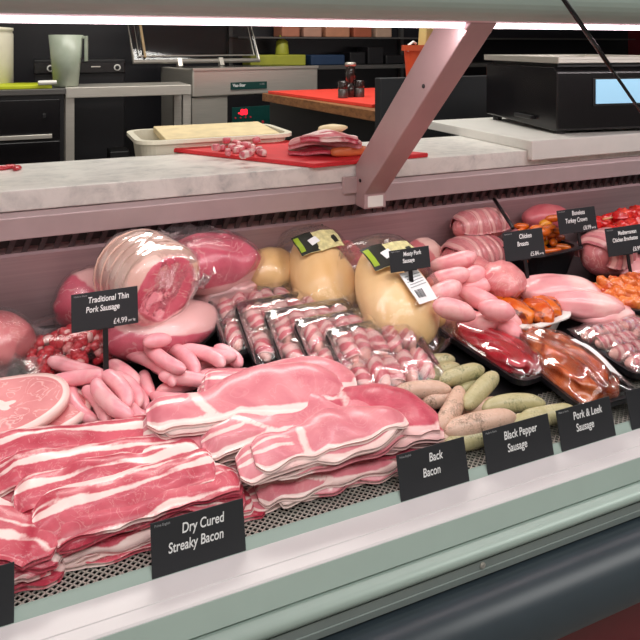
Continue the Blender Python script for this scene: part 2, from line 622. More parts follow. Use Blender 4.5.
def quad_board(name, label, pts, z0, z1, mat, cat='chopping board'):
    c = sum(np.array(p[:2]) for p in pts) / 4
    V = [(p[0] - c[0], p[1] - c[1]) for p in pts]
    o = MB().prism_z(V, 0, z1 - z0).build(name, mat, bevel=0.003)
    o.location = (c[0], c[1], z0)
    return tag(o, label, cat)


zb = ZM + 0.012
BSH = np.array([0, 0.022, 0])
q = [at_z(318, 165, zb) + BSH, at_z(433, 154, zb) + BSH]
ax = (q[1] - q[0])[:2]; ax = ax / np.linalg.norm(ax)
q3 = (at_z(173, 149, zb) + BSH)[:2]
q2 = np.array(q[1][:2]) + (q3 - q[0][:2])
quad_board('chopping_board', 'bright red chopping board on the marble carrying diced bacon and trimmings', [q[0], q[1], q2, q3], ZM, zb, M['red_board'])

# black weighing scale
sx, sy_ = 1.432, 1.545
root = thing('weighing_scale', 'black shop scale with steel platter and lit blue screen', 'scale', (sx, sy_, ZM + 0.03), (0, 0, math.radians(-9)))
W_, D_ = 0.42, 0.44
MB().prism_x([(0, 0.012), (0.0, 0.190), (0.02, 0.203), (D_, 0.203), (D_, 0.02), (0.03, 0.008)], 0, W_).build('housing', M['black_gloss'], root, bevel=0.006)
MB().box((W_ / 2, D_ / 2, 0.209), (W_ * 0.92, D_ * 0.9, 0.012)).build('platter_support', M['black'], root)
pl = MB()
pl.box((W_ / 2, D_ / 2, 0.221), (W_ + 0.005, D_ + 0.02, 0.012))
for (bx, by, bw, bd) in ((W_ / 2, -0.008, W_ + 0.005, 0.006), (W_ / 2, D_ + 0.008, W_ + 0.005, 0.006), (0.0, D_ / 2, 0.006, D_ + 0.02), (W_, D_ / 2, 0.006, D_ + 0.02)):
    pl.box((bx, by, 0.230), (bw, bd, 0.010))
pl.build('platter', M['steel'], root, bevel=0.002)
sc_ = MB().box((0.222, -0.001, 0.126), (0.20, 0.004, 0.086)).build('screen_bezel', M['black'], root, bevel=0.002)
MB().box((0.222, -0.004, 0.128), (0.182, 0.003, 0.074)).build('screen', M['screen'], sc_)
for x in (0.03, W_ - 0.03):
    for y in (0.03, D_ - 0.03):
        MB().lathe([(0.016, 0), (0.016, 0.012), (0.012, 0.02)], 16, Matrix.Translation((x, y, 0))).build('foot', M['black'], root, smooth=False)
MB().box((-0.008, 0.17, 0.04), (0.016, 0.10, 0.012)).build('side_grip', M['black'], root, bevel=0.003)

# cream tray with a pale wooden board leaning in it, behind the marble on the rear shelf
tx0 = at_y(141, 141.5, 1.85)
root = thing('food_tray', 'cream plastic tub with rounded rim behind the marble holding a pale wooden board', 'tub', (tx0[0], 1.85, 0.90))
w_, d_, h_ = 0.44, 0.26, tx0[2] - 0.90


def rrect(w, d, r, n=6, x0=0, y0=0):
    P = []
    for cx, cy, a0 in ((w - r, r, -90), (w - r, d - r, 0), (r, d - r, 90), (r, r, 180)):
        for k in range(n + 1):
            a = math.radians(a0 + 90 * k / n)
            P.append((x0 + cx + r * math.cos(a), y0 + cy + r * math.sin(a)))
    return P


def tub(w, d, h, wall=0.006, r=0.03, taper=0.02, rim=0.012, name='tub', mat=None, parent=None):
    loops = [(taper, 0.0), (0.0, h), (-rim, h), (-rim, h - 0.008), (-rim + 0.003, h - 0.008)]
    prof = [(taper, 0.0), (0.003, h - 0.008), (-rim, h - 0.010), (-rim, h), (wall, h), (taper + wall, wall)]
    V, Fc = [], []
    n = None
    for ins, z in prof:
        P = rrect(w - 2 * ins, d - 2 * ins, max(r - ins * 0.5, 0.006), 6, ins, ins)
        n = len(P)
        V += [(x, y, z) for x, y in P]
    for i in range(len(prof) - 1):
        for k in range(n):
            Fc.append((i * n + k, i * n + (k + 1) % n, (i + 1) * n + (k + 1) % n, (i + 1) * n + k))
    Fc.append(tuple(range(n - 1, -1, -1)))
    Fc.append(tuple((len(prof) - 1) * n + k for k in range(n)))
    return mesh(name, V, Fc, mat, parent, smooth=False)


tub(w_, d_, h_, r=0.05, name='tray_body', mat=M['cream'], parent=root)
bo = MB().box((0, 0, 0), (0.34, 0.215, 0.02)).build('wooden_board', M['pale_wood'], bevel=0.003)
bo.location = (tx0[0] + 0.240, 1.98, 0.90 + h_ - 0.004)
bo.rotation_euler = (math.radians(3), 0, 0)
tag(bo, 'pale yellow wooden board lying inside the cream tub', 'board')

# ------------------------------------------------------------------ the preparation room behind
# black drawer unit at far left
YU = 3.50
zt = at_y(0, 90, YU)[2]
xu1 = at_y(64, 120, YU)[0]
root = thing('drawer_unit', 'black under-counter drawer unit with steel top and long bright handle', 'cabinet', (xu1 - 0.62, YU, 0))
MB().span(0, 0.62, 0, 0.62, 0.08, zt - 0.028).build('carcass', M['black'], root, bevel=0.002)
MB().span(-0.005, 0.63, -0.02, 0.64, zt - 0.028, zt).build('worktop', M['steel_dark'], root, bevel=0.003)
d1 = MB().span(0.01, 0.60, -0.018, 0, zt - 0.245, zt - 0.05).build('drawer', M['black_gloss'], root, bevel=0.003)
d2 = MB().span(0.01, 0.60, -0.018, 0, zt - 0.62, zt - 0.255).build('drawer', M['black_gloss'], root, bevel=0.003)
zh = at_y(30, 136, YU)[2]
hh = MB(); hh.span(0.03, 0.565, -0.048, -0.034, zh - 0.010, zh + 0.010)
for x in (0.06, 0.53):
    hh.span(x, x + 0.015, -0.036, -0.018, zh - 0.006, zh + 0.006)
hh.build('handle', M['steel'], d2, bevel=0.002)
MB().box((0.53, -0.021, zt - 0.13), (0.016, 0.006, 0.022)).build('lock', M['black'], d1, bevel=0.002)

# lime board with a white-handled tool
lb = at_y(50, 85, YU + 0.05)
o = MB().prism_z([(-0.5, 0), (0, 0.0), (-0.04, 0.22), (-0.08, 0.26), (-0.5, 0.26)], 0, 0.018).build('chopping_board', M['lime'], bevel=0.004)
o.location = (lb[0] + 0.01, YU + 0.02, zt)
tag(o, 'lime green chopping board on the black drawer unit', 'chopping board')
o = MB(); o.tube([(0, 0, 0), (0.03, 0.005, 0.0), (0.085, 0.012, 0.001)], [0.011, 0.012, 0.010], 12)
o = o.build('knife_handle', M['white'], smooth=True, bevel=0.002)
o.location = (lb[0] - 0.055, YU + 0.012, zt + 0.018 + 0.0115)
tag(o, 'small white tool handle lying on the end of the lime chopping board', 'tool')

# grey canister far left
cl = at_y(6, 78, YU + 0.35)
o = MB()
o.lathe([(0.13, 0), (0.142, 0.012), (0.142, 0.27), (0.136, 0.285), (0.142, 0.29), (0.142, 0.305), (0.06, 0.312)], 40)
o = o.build('storage_canister', M['cream'], smooth=True)
xr = at_y(13.5, 50, YU + 0.35)[0]
o.location = (xr - 0.142, YU + 0.35, zt)
tag(o, 'beige round canister standing behind the lime chopping board', 'canister')

# steel table
tx1 = at_y(191.5, 90, YU)[0]; tx0_ = at_y(65.5, 90, YU)[0]
zt2 = at_y(128, 86.3, YU)[2]
root = thing('steel_table', 'stainless steel work table with square legs carrying the jug', 'table', (tx0_, YU, 0))
wt = tx1 - tx0_
MB().span(0, wt, 0, 0.32, zt2 - 0.052, zt2).build('table_top', M['steel'], root, bevel=0.003)
for x in (0.0, wt - 0.042):
    for y in (0.012, 0.27):
        MB().span(x, x + 0.042, y, y + 0.042, 0, zt2 - 0.052).build('leg', M['steel'], root, bevel=0.002)
MB().span(0.01, wt - 0.01, 0.03, 0.30, 0.30, 0.32).build('undershelf', M['steel_dark'], root)
# a few dim boxes on the undershelf
for k, (x, w, h) in enumerate(((0.10, 0.13, 0.33), (0.27, 0.10, 0.42), (0.42, 0.17, 0.30))):
    o = MB().box((0, 0, h / 2), (w, 0.16, h)).build('storage_box', M['black'] if k != 2 else M['steel_dark'], bevel=0.006)
    o.location = (tx0_ + x, YU + 0.19, 0.3205)
    tag(o, ['squat dark box beneath the steel table near its corner leg', 'tall dark box beneath the middle of the steel table', 'low grey metal box beneath the steel table'][k], 'box')

# jug
jb = at_y(66, 86, YU + 0.12)
root = thing('measuring_jug', 'frosted grey green plastic measuring jug with a square handle', 'jug', (jb[0], YU + 0.12, zt2), (0, 0, math.radians(-20)))
hj = at_y(66, 35, YU + 0.12)[2] - zt2
m = MB()
r0, r1 = 0.060, 0.084
m.lathe([(0.050, 0.0), (r0, 0.004), (r1, hj), (r1 - 0.004, hj), (r0 - 0.004, 0.008), (0.03, 0.008)], 36)
m.build('jug_body', M['jug'], root, smooth=True)
hm = MB()
hm.box((r1 + 0.008, 0, hj - 0.012), (0.03, 0.022, 0.014))
hm.box((r1 + 0.018, 0, hj - 0.07), (0.014, 0.022, 0.13))
hm.build('handle', M['jug'], root, bevel=0.003)

# black hob with knobs behind the table
hb = at_y(82, 70, YU + 0.55)
root = thing('cooking_range', 'black range front with white-ringed knobs behind the jug', 'range', (tx0_ - 0.15, YU + 0.76, 0))
zk = at_y(82, 68.5, YU + 0.62)[2]
MB().span(0, 0.52, 0, 0.45, 0.0, zk + 0.05).build('body', M['black'], root, bevel=0.006)
fp = MB().span(0.0, 0.52, -0.02, 0, zk - 0.035, zk + 0.035).build('control_fascia', M['black_gloss'], root, bevel=0.006)
for px in (50.5, 117.5):
    x = at_y(px, 68.5, YU + 0.72)[0] - (tx0_ - 0.15)
    kn = MB().lathe([(0.020, 0), (0.020, 0.012), (0.013, 0.012), (0.013, 0.004)], 24, Matrix.Translation((x, -0.02, zk)) @ Matrix.Rotation(math.pi / 2, 4, 'X')).build('knob', M['white'], fp)
    MB().lathe([(0.0125, 0.003), (0.011, 0.022), (0.008, 0.024)], 20, Matrix.Translation((x, -0.02, zk)) @ Matrix.Rotation(math.pi / 2, 4, 'X')).build('knob_cap', M['black'], kn)
x = at_y(96, 66, YU + 0.72)[0] - (tx0_ - 0.15)
MB().box((x, -0.021, zk + 0.006), (0.055, 0.003, 0.008)).build('badge', M['steel'], fp, bevel=0.001)

# vacuum packer
A_ = math.radians(12)
YP = 3.88
ox = at_y(192.5, 100, YP)
root = thing('vacuum_packer', 'steel vacuum packing machine with open smoked lid and green control panel', 'packing machine', (ox[0], YP, 0), (0, 0, A_))
wv = 0.90
zv = at_y(193, 69, YP)[2]
zs = at_y(193, 98, YP)[2]
DP = 0.50
MB().span(0.004, wv, 0.012, DP, 0.10, zs).build('lower_body', M['steel'], root, bevel=0.004)
ub = MB().span(0, wv + 0.002, 0, DP, zs + 0.004, zv).build('upper_body', M['steel'], root, bevel=0.008)
MB().span(0.03, wv - 0.03, 0.05, DP - 0.08, zv, zv + 0.003).build('chamber_top', M['black_gloss'], root)
MB().span(0.0, wv + 0.004, -0.006, 0.03, zv - 0.012, zv + 0.004).build('front_lip', M['steel'], root, bevel=0.002)
zz = at_y(262, 86.5, YP)[2]
gp = MB().span(0.25, 0.505, -0.006, 0.0, zz - 0.020, zz + 0.026).build('name_plate', M['green_panel'], root, bevel=0.001)
lettering('lettering', 'Vac-Star', 0.026, M['text'], gp, (0.262, -0.0065, zz + 0.007), (math.pi / 2, 0, 0), 'LEFT', bold=0.0006)
lettering('lettering', 'S-225', 0.016, M['text_dim'], gp, (0.452, -0.0065, zz + 0.010), (math.pi / 2, 0, 0), 'LEFT')
zc = at_y(262, 119, YP)[2]
cr = MB().span(0.235, 0.62, 0.004, 0.012, zc - 0.11, zs).build('control_recess', M['black'], root)
cp = MB().span(0.262, 0.56, 0.0, 0.006, zc - 0.075, zc + 0.072).build('control_panel', M['green_panel'], cr, bevel=0.002)
lettering('display_digits', '-88', 0.050, M['led'], cp, (0.335, -0.001, zc + 0.038), (math.pi / 2, 0, 0), bold=0.0016)
rb_ = plain('red buttons', (190, 40, 60), 0.4)
for i in range(4):
    MB().lathe([(0.009, 0), (0.008, 0.003)], 14, Matrix.Translation((0.292 + 0.062 * i, -0.0, zc - 0.030)) @ Matrix.Rotation(math.pi / 2, 4, 'X')).build('button', rb_, cp)
    MB().lathe([(0.006, 0), (0.005, 0.003)], 14, Matrix.Translation((0.285 + 0.035 * i, -0.0, zc + 0.006)) @ Matrix.Rotation(math.pi / 2, 4, 'X')).build('small_button', rb_, cp)
# lid, open and leaning back
lid = empty('lid', (0, 0, 0)); lid.parent = root
lid.location = (-0.20, DP - 0.06, zv + 0.035); lid.rotation_euler = (math.radians(-24), 0, 0)
lw, lh = 0.90, 0.50
fr_ = MB()
fr_.tube([(0, 0, 0), (0, 0.0, lh), (lw, 0, lh), (lw, 0, 0)], 0.016, 10, close=True)
fr_.tube([(0.035, -0.01, 0.035), (0.035, -0.01, lh - 0.035), (lw - 0.035, -0.01, lh - 0.035), (lw - 0.035, -0.01, 0.035)], 0.005, 8, close=True)
for x in (0.30, 0.60):
    fr_.box((x, -0.005, -0.012), (0.03, 0.03, 0.055))
fr_.build('lid_frame', M['steel'], lid, smooth=False)
MB().box((lw / 2, 0, lh / 2), (lw - 0.01, 0.006, lh - 0.01)).build('lid_pane', M['smoked'], lid)
MB().box((0.075, -0.012, lh / 2), (0.014, 0.012, lh * 0.9)).build('seal_bar', plain('brass bar', (150, 120, 70), 0.4), lid)

# things on the shelf beyond the packer: low yellow-green tub, blue tray, packs
YS = 4.60
zsb = at_y(280, 66, YS)[2]
xs0, xs1 = at_y(240, 66, YS)[0], at_y(640, 66, YS)[0]
root = thing('wall_shelf', 'dark wall shelves beyond the vacuum packer loaded with packs and trays', 'shelf', (xs0, YS, 0))
MB().span(0, xs1 - xs0, 0, 0.34, zsb - 0.03, zsb).build('shelf_board', M['steel_dark'], root)
zs2 = at_y(330, 37, YS)[2]
MB().span(0, xs1 - xs0, 0.05, 0.34, zs2 - 0.012, zs2).build('shelf_board', M['steel_dark'], root)
for x in (0.0, 0.42, 1.5):
    MB().span(x, x + 0.03, 0.30, 0.34, 0.0, zs2 + 0.3).build('upright', M['steel_dark'], root)


def shelf_box(name, label, cat, x0, x1, y0, y1, mat, z, bevel=0.01, off=0.04, group=None):
    a = at_y(x0, y1, YS + off); b = at_y(x1, y1, YS + off)
    h = at_y(x0, y0, YS + off)[2] - z
    o = MB().box((0, 0, h / 2), (b[0] - a[0], 0.20, h)).build(name, mat, bevel=bevel)
    o.location = ((a[0] + b[0]) / 2, YS + off + 0.10, z)
    return tag(o, label, cat, group)


shelf_box('food_box', 'long low yellow green tub beyond the vacuum packer', 'tub', 250, 306, 55, 66, M['yellow'], zsb)
shelf_box('plastic_tray', 'blue plastic tray beside the pepper mill on the dark shelf', 'tray', 311, 345, 55, 66, M['blue'], zsb)
a = at_y(283, 50, YS + 0.12)
o = MB(); o.lathe([(0.05, 0), (0.052, 0.01), (0.045, 0.10), (0.02, 0.12), (0.02, 0.15)], 24)
o = o.build('squeeze_bottle', M['yellow'], smooth=True)
yb = at_y(283, 55, YS)[2]
o.location = (a[0], YS + 0.14, yb)
tag(o, 'yellow green squeeze bottle on top of the low tub', 'bottle')
pk = [(282, 300, 24, 37, (186, 120, 96)), (304, 322, 27, 37, (196, 150, 130)), (326, 350, 25, 37, (200, 140, 110)), (354, 372, 26, 37, (176, 96, 70)), (376, 392, 27, 37, (190, 160, 140))]
for k, (x0, x1, y0, y1, c) in enumerate(pk):
    shelf_box('food_pack', ['brown pack at the start of the high shelf row', 'small beige pack second in the high shelf row', 'wide pale brown pack in the middle of the high shelf row',
                            'dark orange pack fourth in the high shelf row', 'pale pack at the end of the high shelf row'][k], 'pack', x0, x1, y0, y1, plain('pack %d' % k, c, 0.6), zs2, off=0.10, group='packs on the high shelf')
for k, (x0, x1, y0) in enumerate(((350, 366, 52), (368, 384, 47), (386, 404, 55))):
    shelf_box('storage_box', ['small dark box on the shelf behind the pepper mill', 'taller dark box on the shelf beyond the shakers', 'low dark box on the shelf by the orange tub'][k], 'box', x0, x1, y0, 66, M['black'], zsb)

# butcher's block on a black unit
zbk = C - 0.27
pn = at_z(376, 111, zbk); pf = at_z(262, 93, zbk)
root = thing('butcher_block', 'thick brown wooden butcher block top on a black cabinet', 'butcher block', (0, 0, 0))
nx, ny = pn[0], pn[1]; fx, fy = pf[0], pf[1]
MB().prism_z([(nx, ny), (nx + 1.2, ny), (nx + 1.2, fy), (fx, fy)], zbk - 0.045, zbk).build('block_top', M['wood'], root, bevel=0.004)
MB().prism_z([(nx + 0.03, ny + 0.02), (nx + 1.18, ny + 0.02), (nx + 1.18, fy - 0.03), (fx + 0.035, fy - 0.03)], 0.0, zbk - 0.045).build('cabinet_body', M['black'], root, bevel=0.003)
fx2, fy2 = at_z(268, 91, zbk + 0.015)[:2]
nx2, ny2 = at_z(372, 104.5, zbk + 0.015)[:2]
quad_board('chopping_board', 'orange red chopping board lying on the butcher block under the pepper mill', [(nx2, ny2), (nx2 + 0.75, ny2 + 0.15), (fx2 + 0.95, fy2), (fx2, fy2)], zbk, zbk + 0.016, M['red_board_far'])
# pepper mill and two shakers
zq = zbk + 0.016


def lathe_thing(name, label, cat, px, py, z, parts, group=None):
    p = at_z(px, py, z)
    root = thing(name, label, cat, (p[0], p[1], z), group=group)
    for nm, prof, mt in parts:
        MB().lathe(prof, 28).build(nm, mt, root, smooth=True, bevel=0.0)
    return root, p


cl_ = plain('dark glass', (52, 46, 46), 0.12, coat=0.5)
lathe_thing('pepper_mill', 'tall steel and black pepper mill standing between two shakers', 'pepper mill', 350.5, 97, zq, [
    ('mill_body', [(0.024, 0), (0.024, 0.055), (0.016, 0.06), (0.015, 0.075), (0.023, 0.082), (0.023, 0.145), (0.018, 0.15)], cl_),
    ('mill_cap', [(0.018, 0.15), (0.027, 0.153), (0.027, 0.166), (0.02, 0.170)], M['steel'])])
for k, px in enumerate((343, 359.5)):
    lathe_thing('shaker', ['steel-topped glass shaker on the near side of the pepper mill', 'steel-topped glass shaker beside the pepper mill, next to the black monitor'][k] if False else
                ['steel-topped dark shaker standing just before the pepper mill, nearer the vacuum packer', 'steel-topped dark shaker between the pepper mill and the black box'][k], 'shaker', px, 98 - k, zq, [
        ('shaker_body', [(0.023, 0), (0.024, 0.004), (0.024, 0.042), (0.022, 0.044)], M['steel_dark']),
        ('shaker_lid', [(0.0225, 0.044), (0.0235, 0.048), (0.0235, 0.078), (0.021, 0.082)], cl_)])

# black box unit in front of the block
YM = pn[1] - 0.06
a = at_y(377.5, 78, YM); b = at_y(444, 78, YM)
o = MB().box((0, 0, a[2] / 2), (1.0, 0.05, a[2])).build('dark_partition', M['charcoal'], bevel=0.004)
o.location = (a[0] + 0.5, YM, 0.0)
tag(o, 'plain matt charcoal screen panel standing behind the worktop and strut', 'screen panel')
# orange tub with a yellow pack
YO = YM + 0.35
p = at_y(424, 84, YO)
root = thing('storage_tub', 'orange tapered tub behind the slanted strut', 'tub', (p[0], YO, zbk + 0.0))
ht = at_y(424, 45, YO)[2] - zbk
rt = (at_y(448, 45, YO)[0] - at_y(412, 45, YO)[0]) / 2
MB().lathe([(rt * 0.72, 0), (rt * 0.95, ht * 0.9), (rt * 1.06, ht * 0.9), (rt * 1.06, ht), (rt * 0.97, ht), (rt * 0.9, ht - 0.02), (rt * 0.3, ht - 0.02)], 32).build('tub_body', M['orange_tub'], root, smooth=False)
p2 = at_y(436, 36, YO)
o = MB().box((0, 0, 0.05), (0.09, 0.05, 0.10)).build('paper_pack', plain('yellow paper', (206, 184, 120), 0.6), bevel=0.006)
o.location = (p[0] + 0.02, YO + 0.0, zbk + ht - 0.018); o.rotation_euler = (0, 0.1, 0.3)
tag(o, 'pale yellow paper pack sticking out of the orange tub', 'pack')
p3 = at_y(407, 50, YO)
o = MB(); o.tube([(0, 0, -0.03), (0.005, 0, 0), (0.03, 0, 0.015), (0.045, 0, 0.006)], 0.006, 10)
o = o.build('spoon', M['white'], smooth=True); o.location = (p[0] - rt * 1.0, YO - 0.02, zbk + ht - 0.0)
tag(o, 'small white utensil tip hooked on the edge of the orange tub', 'utensil')
# dark red notice patch on the far wall
p = at_y(636, 45, YB - 0.01)
o = MB().box((0, 0, 0), (0.30, 0.012, 0.5)).build('wall_poster', plain('dull red poster', (96, 24, 34), 0.6)); o.location = (p[0] + 0.05, YB - 0.007, p[2])
tag(o, 'dull red poster on the dark back wall above the scale', 'poster')

# ------------------------------------------------------------------ light
def area(name, loc, size, energy, color, rot=(0, 0, 0)):
    l = bpy.data.lights.new(name, 'AREA')
    l.shape = 'RECTANGLE'; l.size, l.size_y = size
    l.energy = energy; l.color = color
    o = bpy.data.objects.new(name, l)
    o.location = loc; o.rotation_euler = rot
    COL.objects.link(o)
    return o


area('canopy_lamp', ((CX0 + CX1) / 2, 1.031, CN - 0.0115), (CX1 - CX0 - 0.1, 0.016), 12, (1.0, 0.91, 0.912), (math.radians(32), 0, 0))
area('shop_lamp', (0.9, -0.5, H - 0.03), (3.6, 1.2), 50, (1.0, 0.985, 0.96))
area('kitchen_lamp', (0.9, 2.9, H - 0.03), (2.6, 0.5), 44, (1.0, 0.97, 0.90))
w = bpy.data.worlds.new('world'); scn.world = w; w.use_nodes = True
w.node_tree.nodes['Background'].inputs[0].default_value = (0.5, 0.5, 0.52, 1)
w.node_tree.nodes['Background'].inputs[1].default_value = 0.05
scn.view_settings.view_transform = 'Standard'
scn.view_settings.look = 'None'
scn.view_settings.exposure = 0.33
scn.view_settings.gamma = 1.0
scn.view_settings.use_curve_mapping = False
# ------------------------------------------------------------------ a height field of the display, so that food rests on what lies under it
HX0, HX1, HY0, HY1, HC = -0.55, 2.95, 0.866, 1.528, 0.004
HNX, HNY = int((HX1 - HX0) / HC), int((HY1 - HY0) / HC)
_yy = HY0 + (np.arange(HNY) + 0.5) * HC
HM = np.tile(deck(_yy), (HNX, 1)).astype(np.float64)


def hidx(x, y):
    i = np.clip(((np.asarray(x) - HX0) / HC).astype(int), 0, HNX - 1)
    j = np.clip(((np.asarray(y) - HY0) / HC).astype(int), 0, HNY - 1)
    return i, j


def samples(V, Fc, step=0.0035):
    """points all over a mesh, dense enough for the height field"""
    V = np.asarray(V, float)
    out = [V]
    quads = [f for f in Fc if len(f) == 4] + [(f[0], f[1], f[2], f[2]) for f in Fc if len(f) == 3]
    if quads:
        Q = V[np.array(quads)]
        e = max(np.percentile(np.linalg.norm(Q[:, 1] - Q[:, 0], axis=1), 98), np.percentile(np.linalg.norm(Q[:, 2] - Q[:, 1], axis=1), 98))
        k = int(min(24, max(1, math.ceil(e / step))))
        g = (np.arange(k) + 0.5) / k
        for a in g:
            for b in g:
                out.append(Q[:, 0] * (1 - a) * (1 - b) + Q[:, 1] * a * (1 - b) + Q[:, 2] * a * b + Q[:, 3] * (1 - a) * b)
    return np.concatenate(out)


def stamp(P):
    i, j = hidx(P[:, 0], P[:, 1])
    ok = (P[:, 1] > HY0 - 0.004) & (P[:, 1] < HY1 + 0.004)
    np.maximum.at(HM, (i[ok], j[ok]), P[ok, 2])


def rest_z(P, pen=0.003):
    """lift for points P so that they lie on the height field"""
    i, j = hidx(P[:, 0], P[:, 1])
    d = HM[i, j] - P[:, 2]
    if pen > 0:
        return np.percentile(d, 99.6) - pen
    return d.max()


def Rm(rot):
    return np.array(Euler(rot, 'XYZ').to_matrix())


LOG = []


def scan_ray(px, py, need, z0=None, z1=None, dz=0.003):
    """first height at which a point moving up its pixel ray is no lower than need(point)"""
    z = z0 if z0 is not None else at_deck(px, py, 0.002)[2]
    zt = z1 or z + 0.30
    prev = z
    while z < zt:
        w = at_z(px, py, z)
        if need(w) <= z:
            lo, hi = prev, z
            for _ in range(5):
                m = 0.5 * (lo + hi)
                if need(at_z(px, py, m)) <= m: hi = m
                else: lo = m
            return hi
        prev = z; z += dz
    return zt


def settle(P, px, py, rot=(0, 0, 0), anchor=(0, 0, 0), pen=0.003, do_stamp=True, lift=0.0, h=None, xy=None, soft=70):
    """P: local sample points. The local anchor shows at the pixel; the thing lies where it first rests along that line of sight."""
    R = Rm(rot)
    Q = P @ R.T
    a = R @ np.array(anchor, float)
    ymax = Q[:, 1].max()

    def need(w):
        o = w - a
        if o[1] + ymax > HY1 - 0.001:
            return 9.0
        return rest_z(Q + np.array([o[0], o[1], 0]), pen) + lift + a[2]
    if xy is not None:
        o = np.array([xy[0], xy[1], 0.0]); z = 0.0
    else:
        z = scan_ray(px, py, need) if h is None else at_deck(px, py, h)[2]
        o = at_z(px, py, z) - a
    o[1] = min(o[1], HY1 - 0.001 - ymax)
    S = Q + np.array([o[0], o[1], 0])
    if h is not None:
        # nestle among the neighbours at the height seen, never into the deck
        oz = max(z - a[2], float((deck(S[:, 1]) - S[:, 2]).max()) + 0.0004)
    elif xy is not None:
        oz = max(soft_z(S, soft) if soft else 0.0, float((deck(S[:, 1]) - S[:, 2]).max()) + 0.0004) + lift
    else:
        oz = rest_z(S, pen) + lift
    LOG.append((px, py, h, xy, round(float(z), 3), round(float(oz + a[2] - z), 3), round(float(o[1]), 3)))
    o[2] = oz
    if do_stamp:
        stamp(Q + o)
    return o


def soft_z(S, q):
    """resting height judged on the under side only, letting soft neighbours press in at the edges"""
    i, j = hidx(S[:, 0], S[:, 1])
    key = i * HNY + j
    low = np.full(HNX * HNY, 9.0)
    np.minimum.at(low, key, S[:, 2])
    k = np.unique(key)
    return float(np.percentile(HM.reshape(-1)[k] - low[k], q)) - 0.002


_drape_cache = {}


def relaxed(k=1.0, reach=0.05, sub=None):
    """slope-limited envelope of the height field over a window sub=(i0,i1,j0,j1)"""
    i0, i1, j0, j1 = sub
    A = HM[i0:i1, j0:j1].copy()
    n = int(reach / HC)
    s1, s2 = k * HC, k * HC * 1.414
    for _ in range(n):
        B = A.copy()
        B[1:, :] = np.maximum(B[1:, :], A[:-1, :] - s1); B[:-1, :] = np.maximum(B[:-1, :], A[1:, :] - s1)
        B[:, 1:] = np.maximum(B[:, 1:], A[:, :-1] - s1); B[:, :-1] = np.maximum(B[:, :-1], A[:, 1:] - s1)
        B[1:, 1:] = np.maximum(B[1:, 1:], A[:-1, :-1] - s2); B[:-1, :-1] = np.maximum(B[:-1, :-1], A[1:, 1:] - s2)
        B[1:, :-1] = np.maximum(B[1:, :-1], A[:-1, 1:] - s2); B[:-1, 1:] = np.maximum(B[:-1, 1:], A[1:, :-1] - s2)
        A = B
    return A


def bil(A, x, y, i0, j0):
    fx = np.clip((np.asarray(x) - HX0) / HC - 0.5 - i0, 0, A.shape[0] - 1.001)
    fy = np.clip((np.asarray(y) - HY0) / HC - 0.5 - j0, 0, A.shape[1] - 1.001)
    a, b = fx.astype(int), fy.astype(int)
    u, v = fx - a, fy - b
    return A[a, b] * (1 - u) * (1 - v) + A[a + 1, b] * u * (1 - v) + A[a, b + 1] * (1 - u) * v + A[a + 1, b + 1] * u * v


def blur(A, n=2):
    for _ in range(n):
        B = np.pad(A, 1, mode='edge')
        A = (B[:-2, 1:-1] + B[2:, 1:-1] + B[1:-1, :-2] + B[1:-1, 2:] + 2 * B[1:-1, 1:-1]) / 6
    return A


def drape(X, Y, k=1.0, reach=0.05, nblur=3):
    i0, j0 = hidx(X.min() - reach, Y.min() - reach)
    i1, j1 = hidx(X.max() + reach, Y.max() + reach)
    i0, j0, i1, j1 = int(i0), int(j0), int(i1) + 1, int(j1) + 1
    A = relaxed(k, reach, (i0, i1, j0, j1))
    A = np.maximum(blur(A, nblur), A - 0.0004)
    return bil(A, X, Y, i0, j0)


def height(x, y, r=0.02):
    i0, j0 = hidx(x - r, y - r); i1, j1 = hidx(x + r, y + r)
    return float(np.percentile(HM[int(i0):int(i1) + 1, int(j0):int(j1) + 1], 75))


# ------------------------------------------------------------------ noise for shapes
def vnoise(P, s, seed=0):
    """smooth value noise from a few random sine waves"""
    r = np.random.default_rng(seed)
    out = np.zeros(len(P))
    for _ in range(7):
        k = r.normal(size=3) * s
        out += np.sin(P @ k + r.uniform(0, 6.28))
    return out / 3.2


def grid_faces(nu, nv, closed_u=False, closed_v=False, off=0, flip=False):
    Fc = []
    for i in range(nu if closed_u else nu - 1):
        for j in range(nv if closed_v else nv - 1):
            a = i * nv + j; b = ((i + 1) % nu) * nv + j
            c = ((i + 1) % nu) * nv + (j + 1) % nv; d = i * nv + (j + 1) % nv
            f = (off + a, off + b, off + c, off + d)
            Fc.append(f[::-1] if flip else f)
    return Fc


def slab_faces(nu, nv):
    """closed sheet: top grid then bottom grid"""
    N = nu * nv
    Fc = grid_faces(nu, nv) + grid_faces(nu, nv, off=N, flip=True)
    for i in range(nu - 1):
        Fc.append((i * nv, N + i * nv, N + (i + 1) * nv, (i + 1) * nv)[::-1])
        Fc.append((i * nv + nv - 1, (i + 1) * nv + nv - 1, N + (i + 1) * nv + nv - 1, N + i * nv + nv - 1)[::-1])
    for j in range(nv - 1):
        Fc.append((j, j + 1, N + j + 1, N + j)[::-1])
        Fc.append(((nu - 1) * nv + j, N + (nu - 1) * nv + j, N + (nu - 1) * nv + j + 1, (nu - 1) * nv + j + 1)[::-1])
    return Fc


# ------------------------------------------------------------------ rashers
def streaky_field(s, w, seed, bands):
    w = w + 0.02 * np.sin(23 * s + seed) * np.sin(9 * w)
    r = np.random.default_rng(seed)
    ph = r.uniform(0, 6.28, 8)
    f = np.full(s.shape, -1.0)
    for k, (c, hw) in enumerate(bands):
        cc = c + 0.035 * np.sin(5.1 * s + ph[k % 8]) + 0.02 * np.sin(11.3 * s + ph[(k + 3) % 8])
        h = hw * (1 + 0.45 * np.sin(7.3 * s + ph[(k + 5) % 8]))
        f = np.maximum(f, 0.5 + (h - np.abs(w - cc)) * 6.5)
    return np.clip(f, 0, 1)


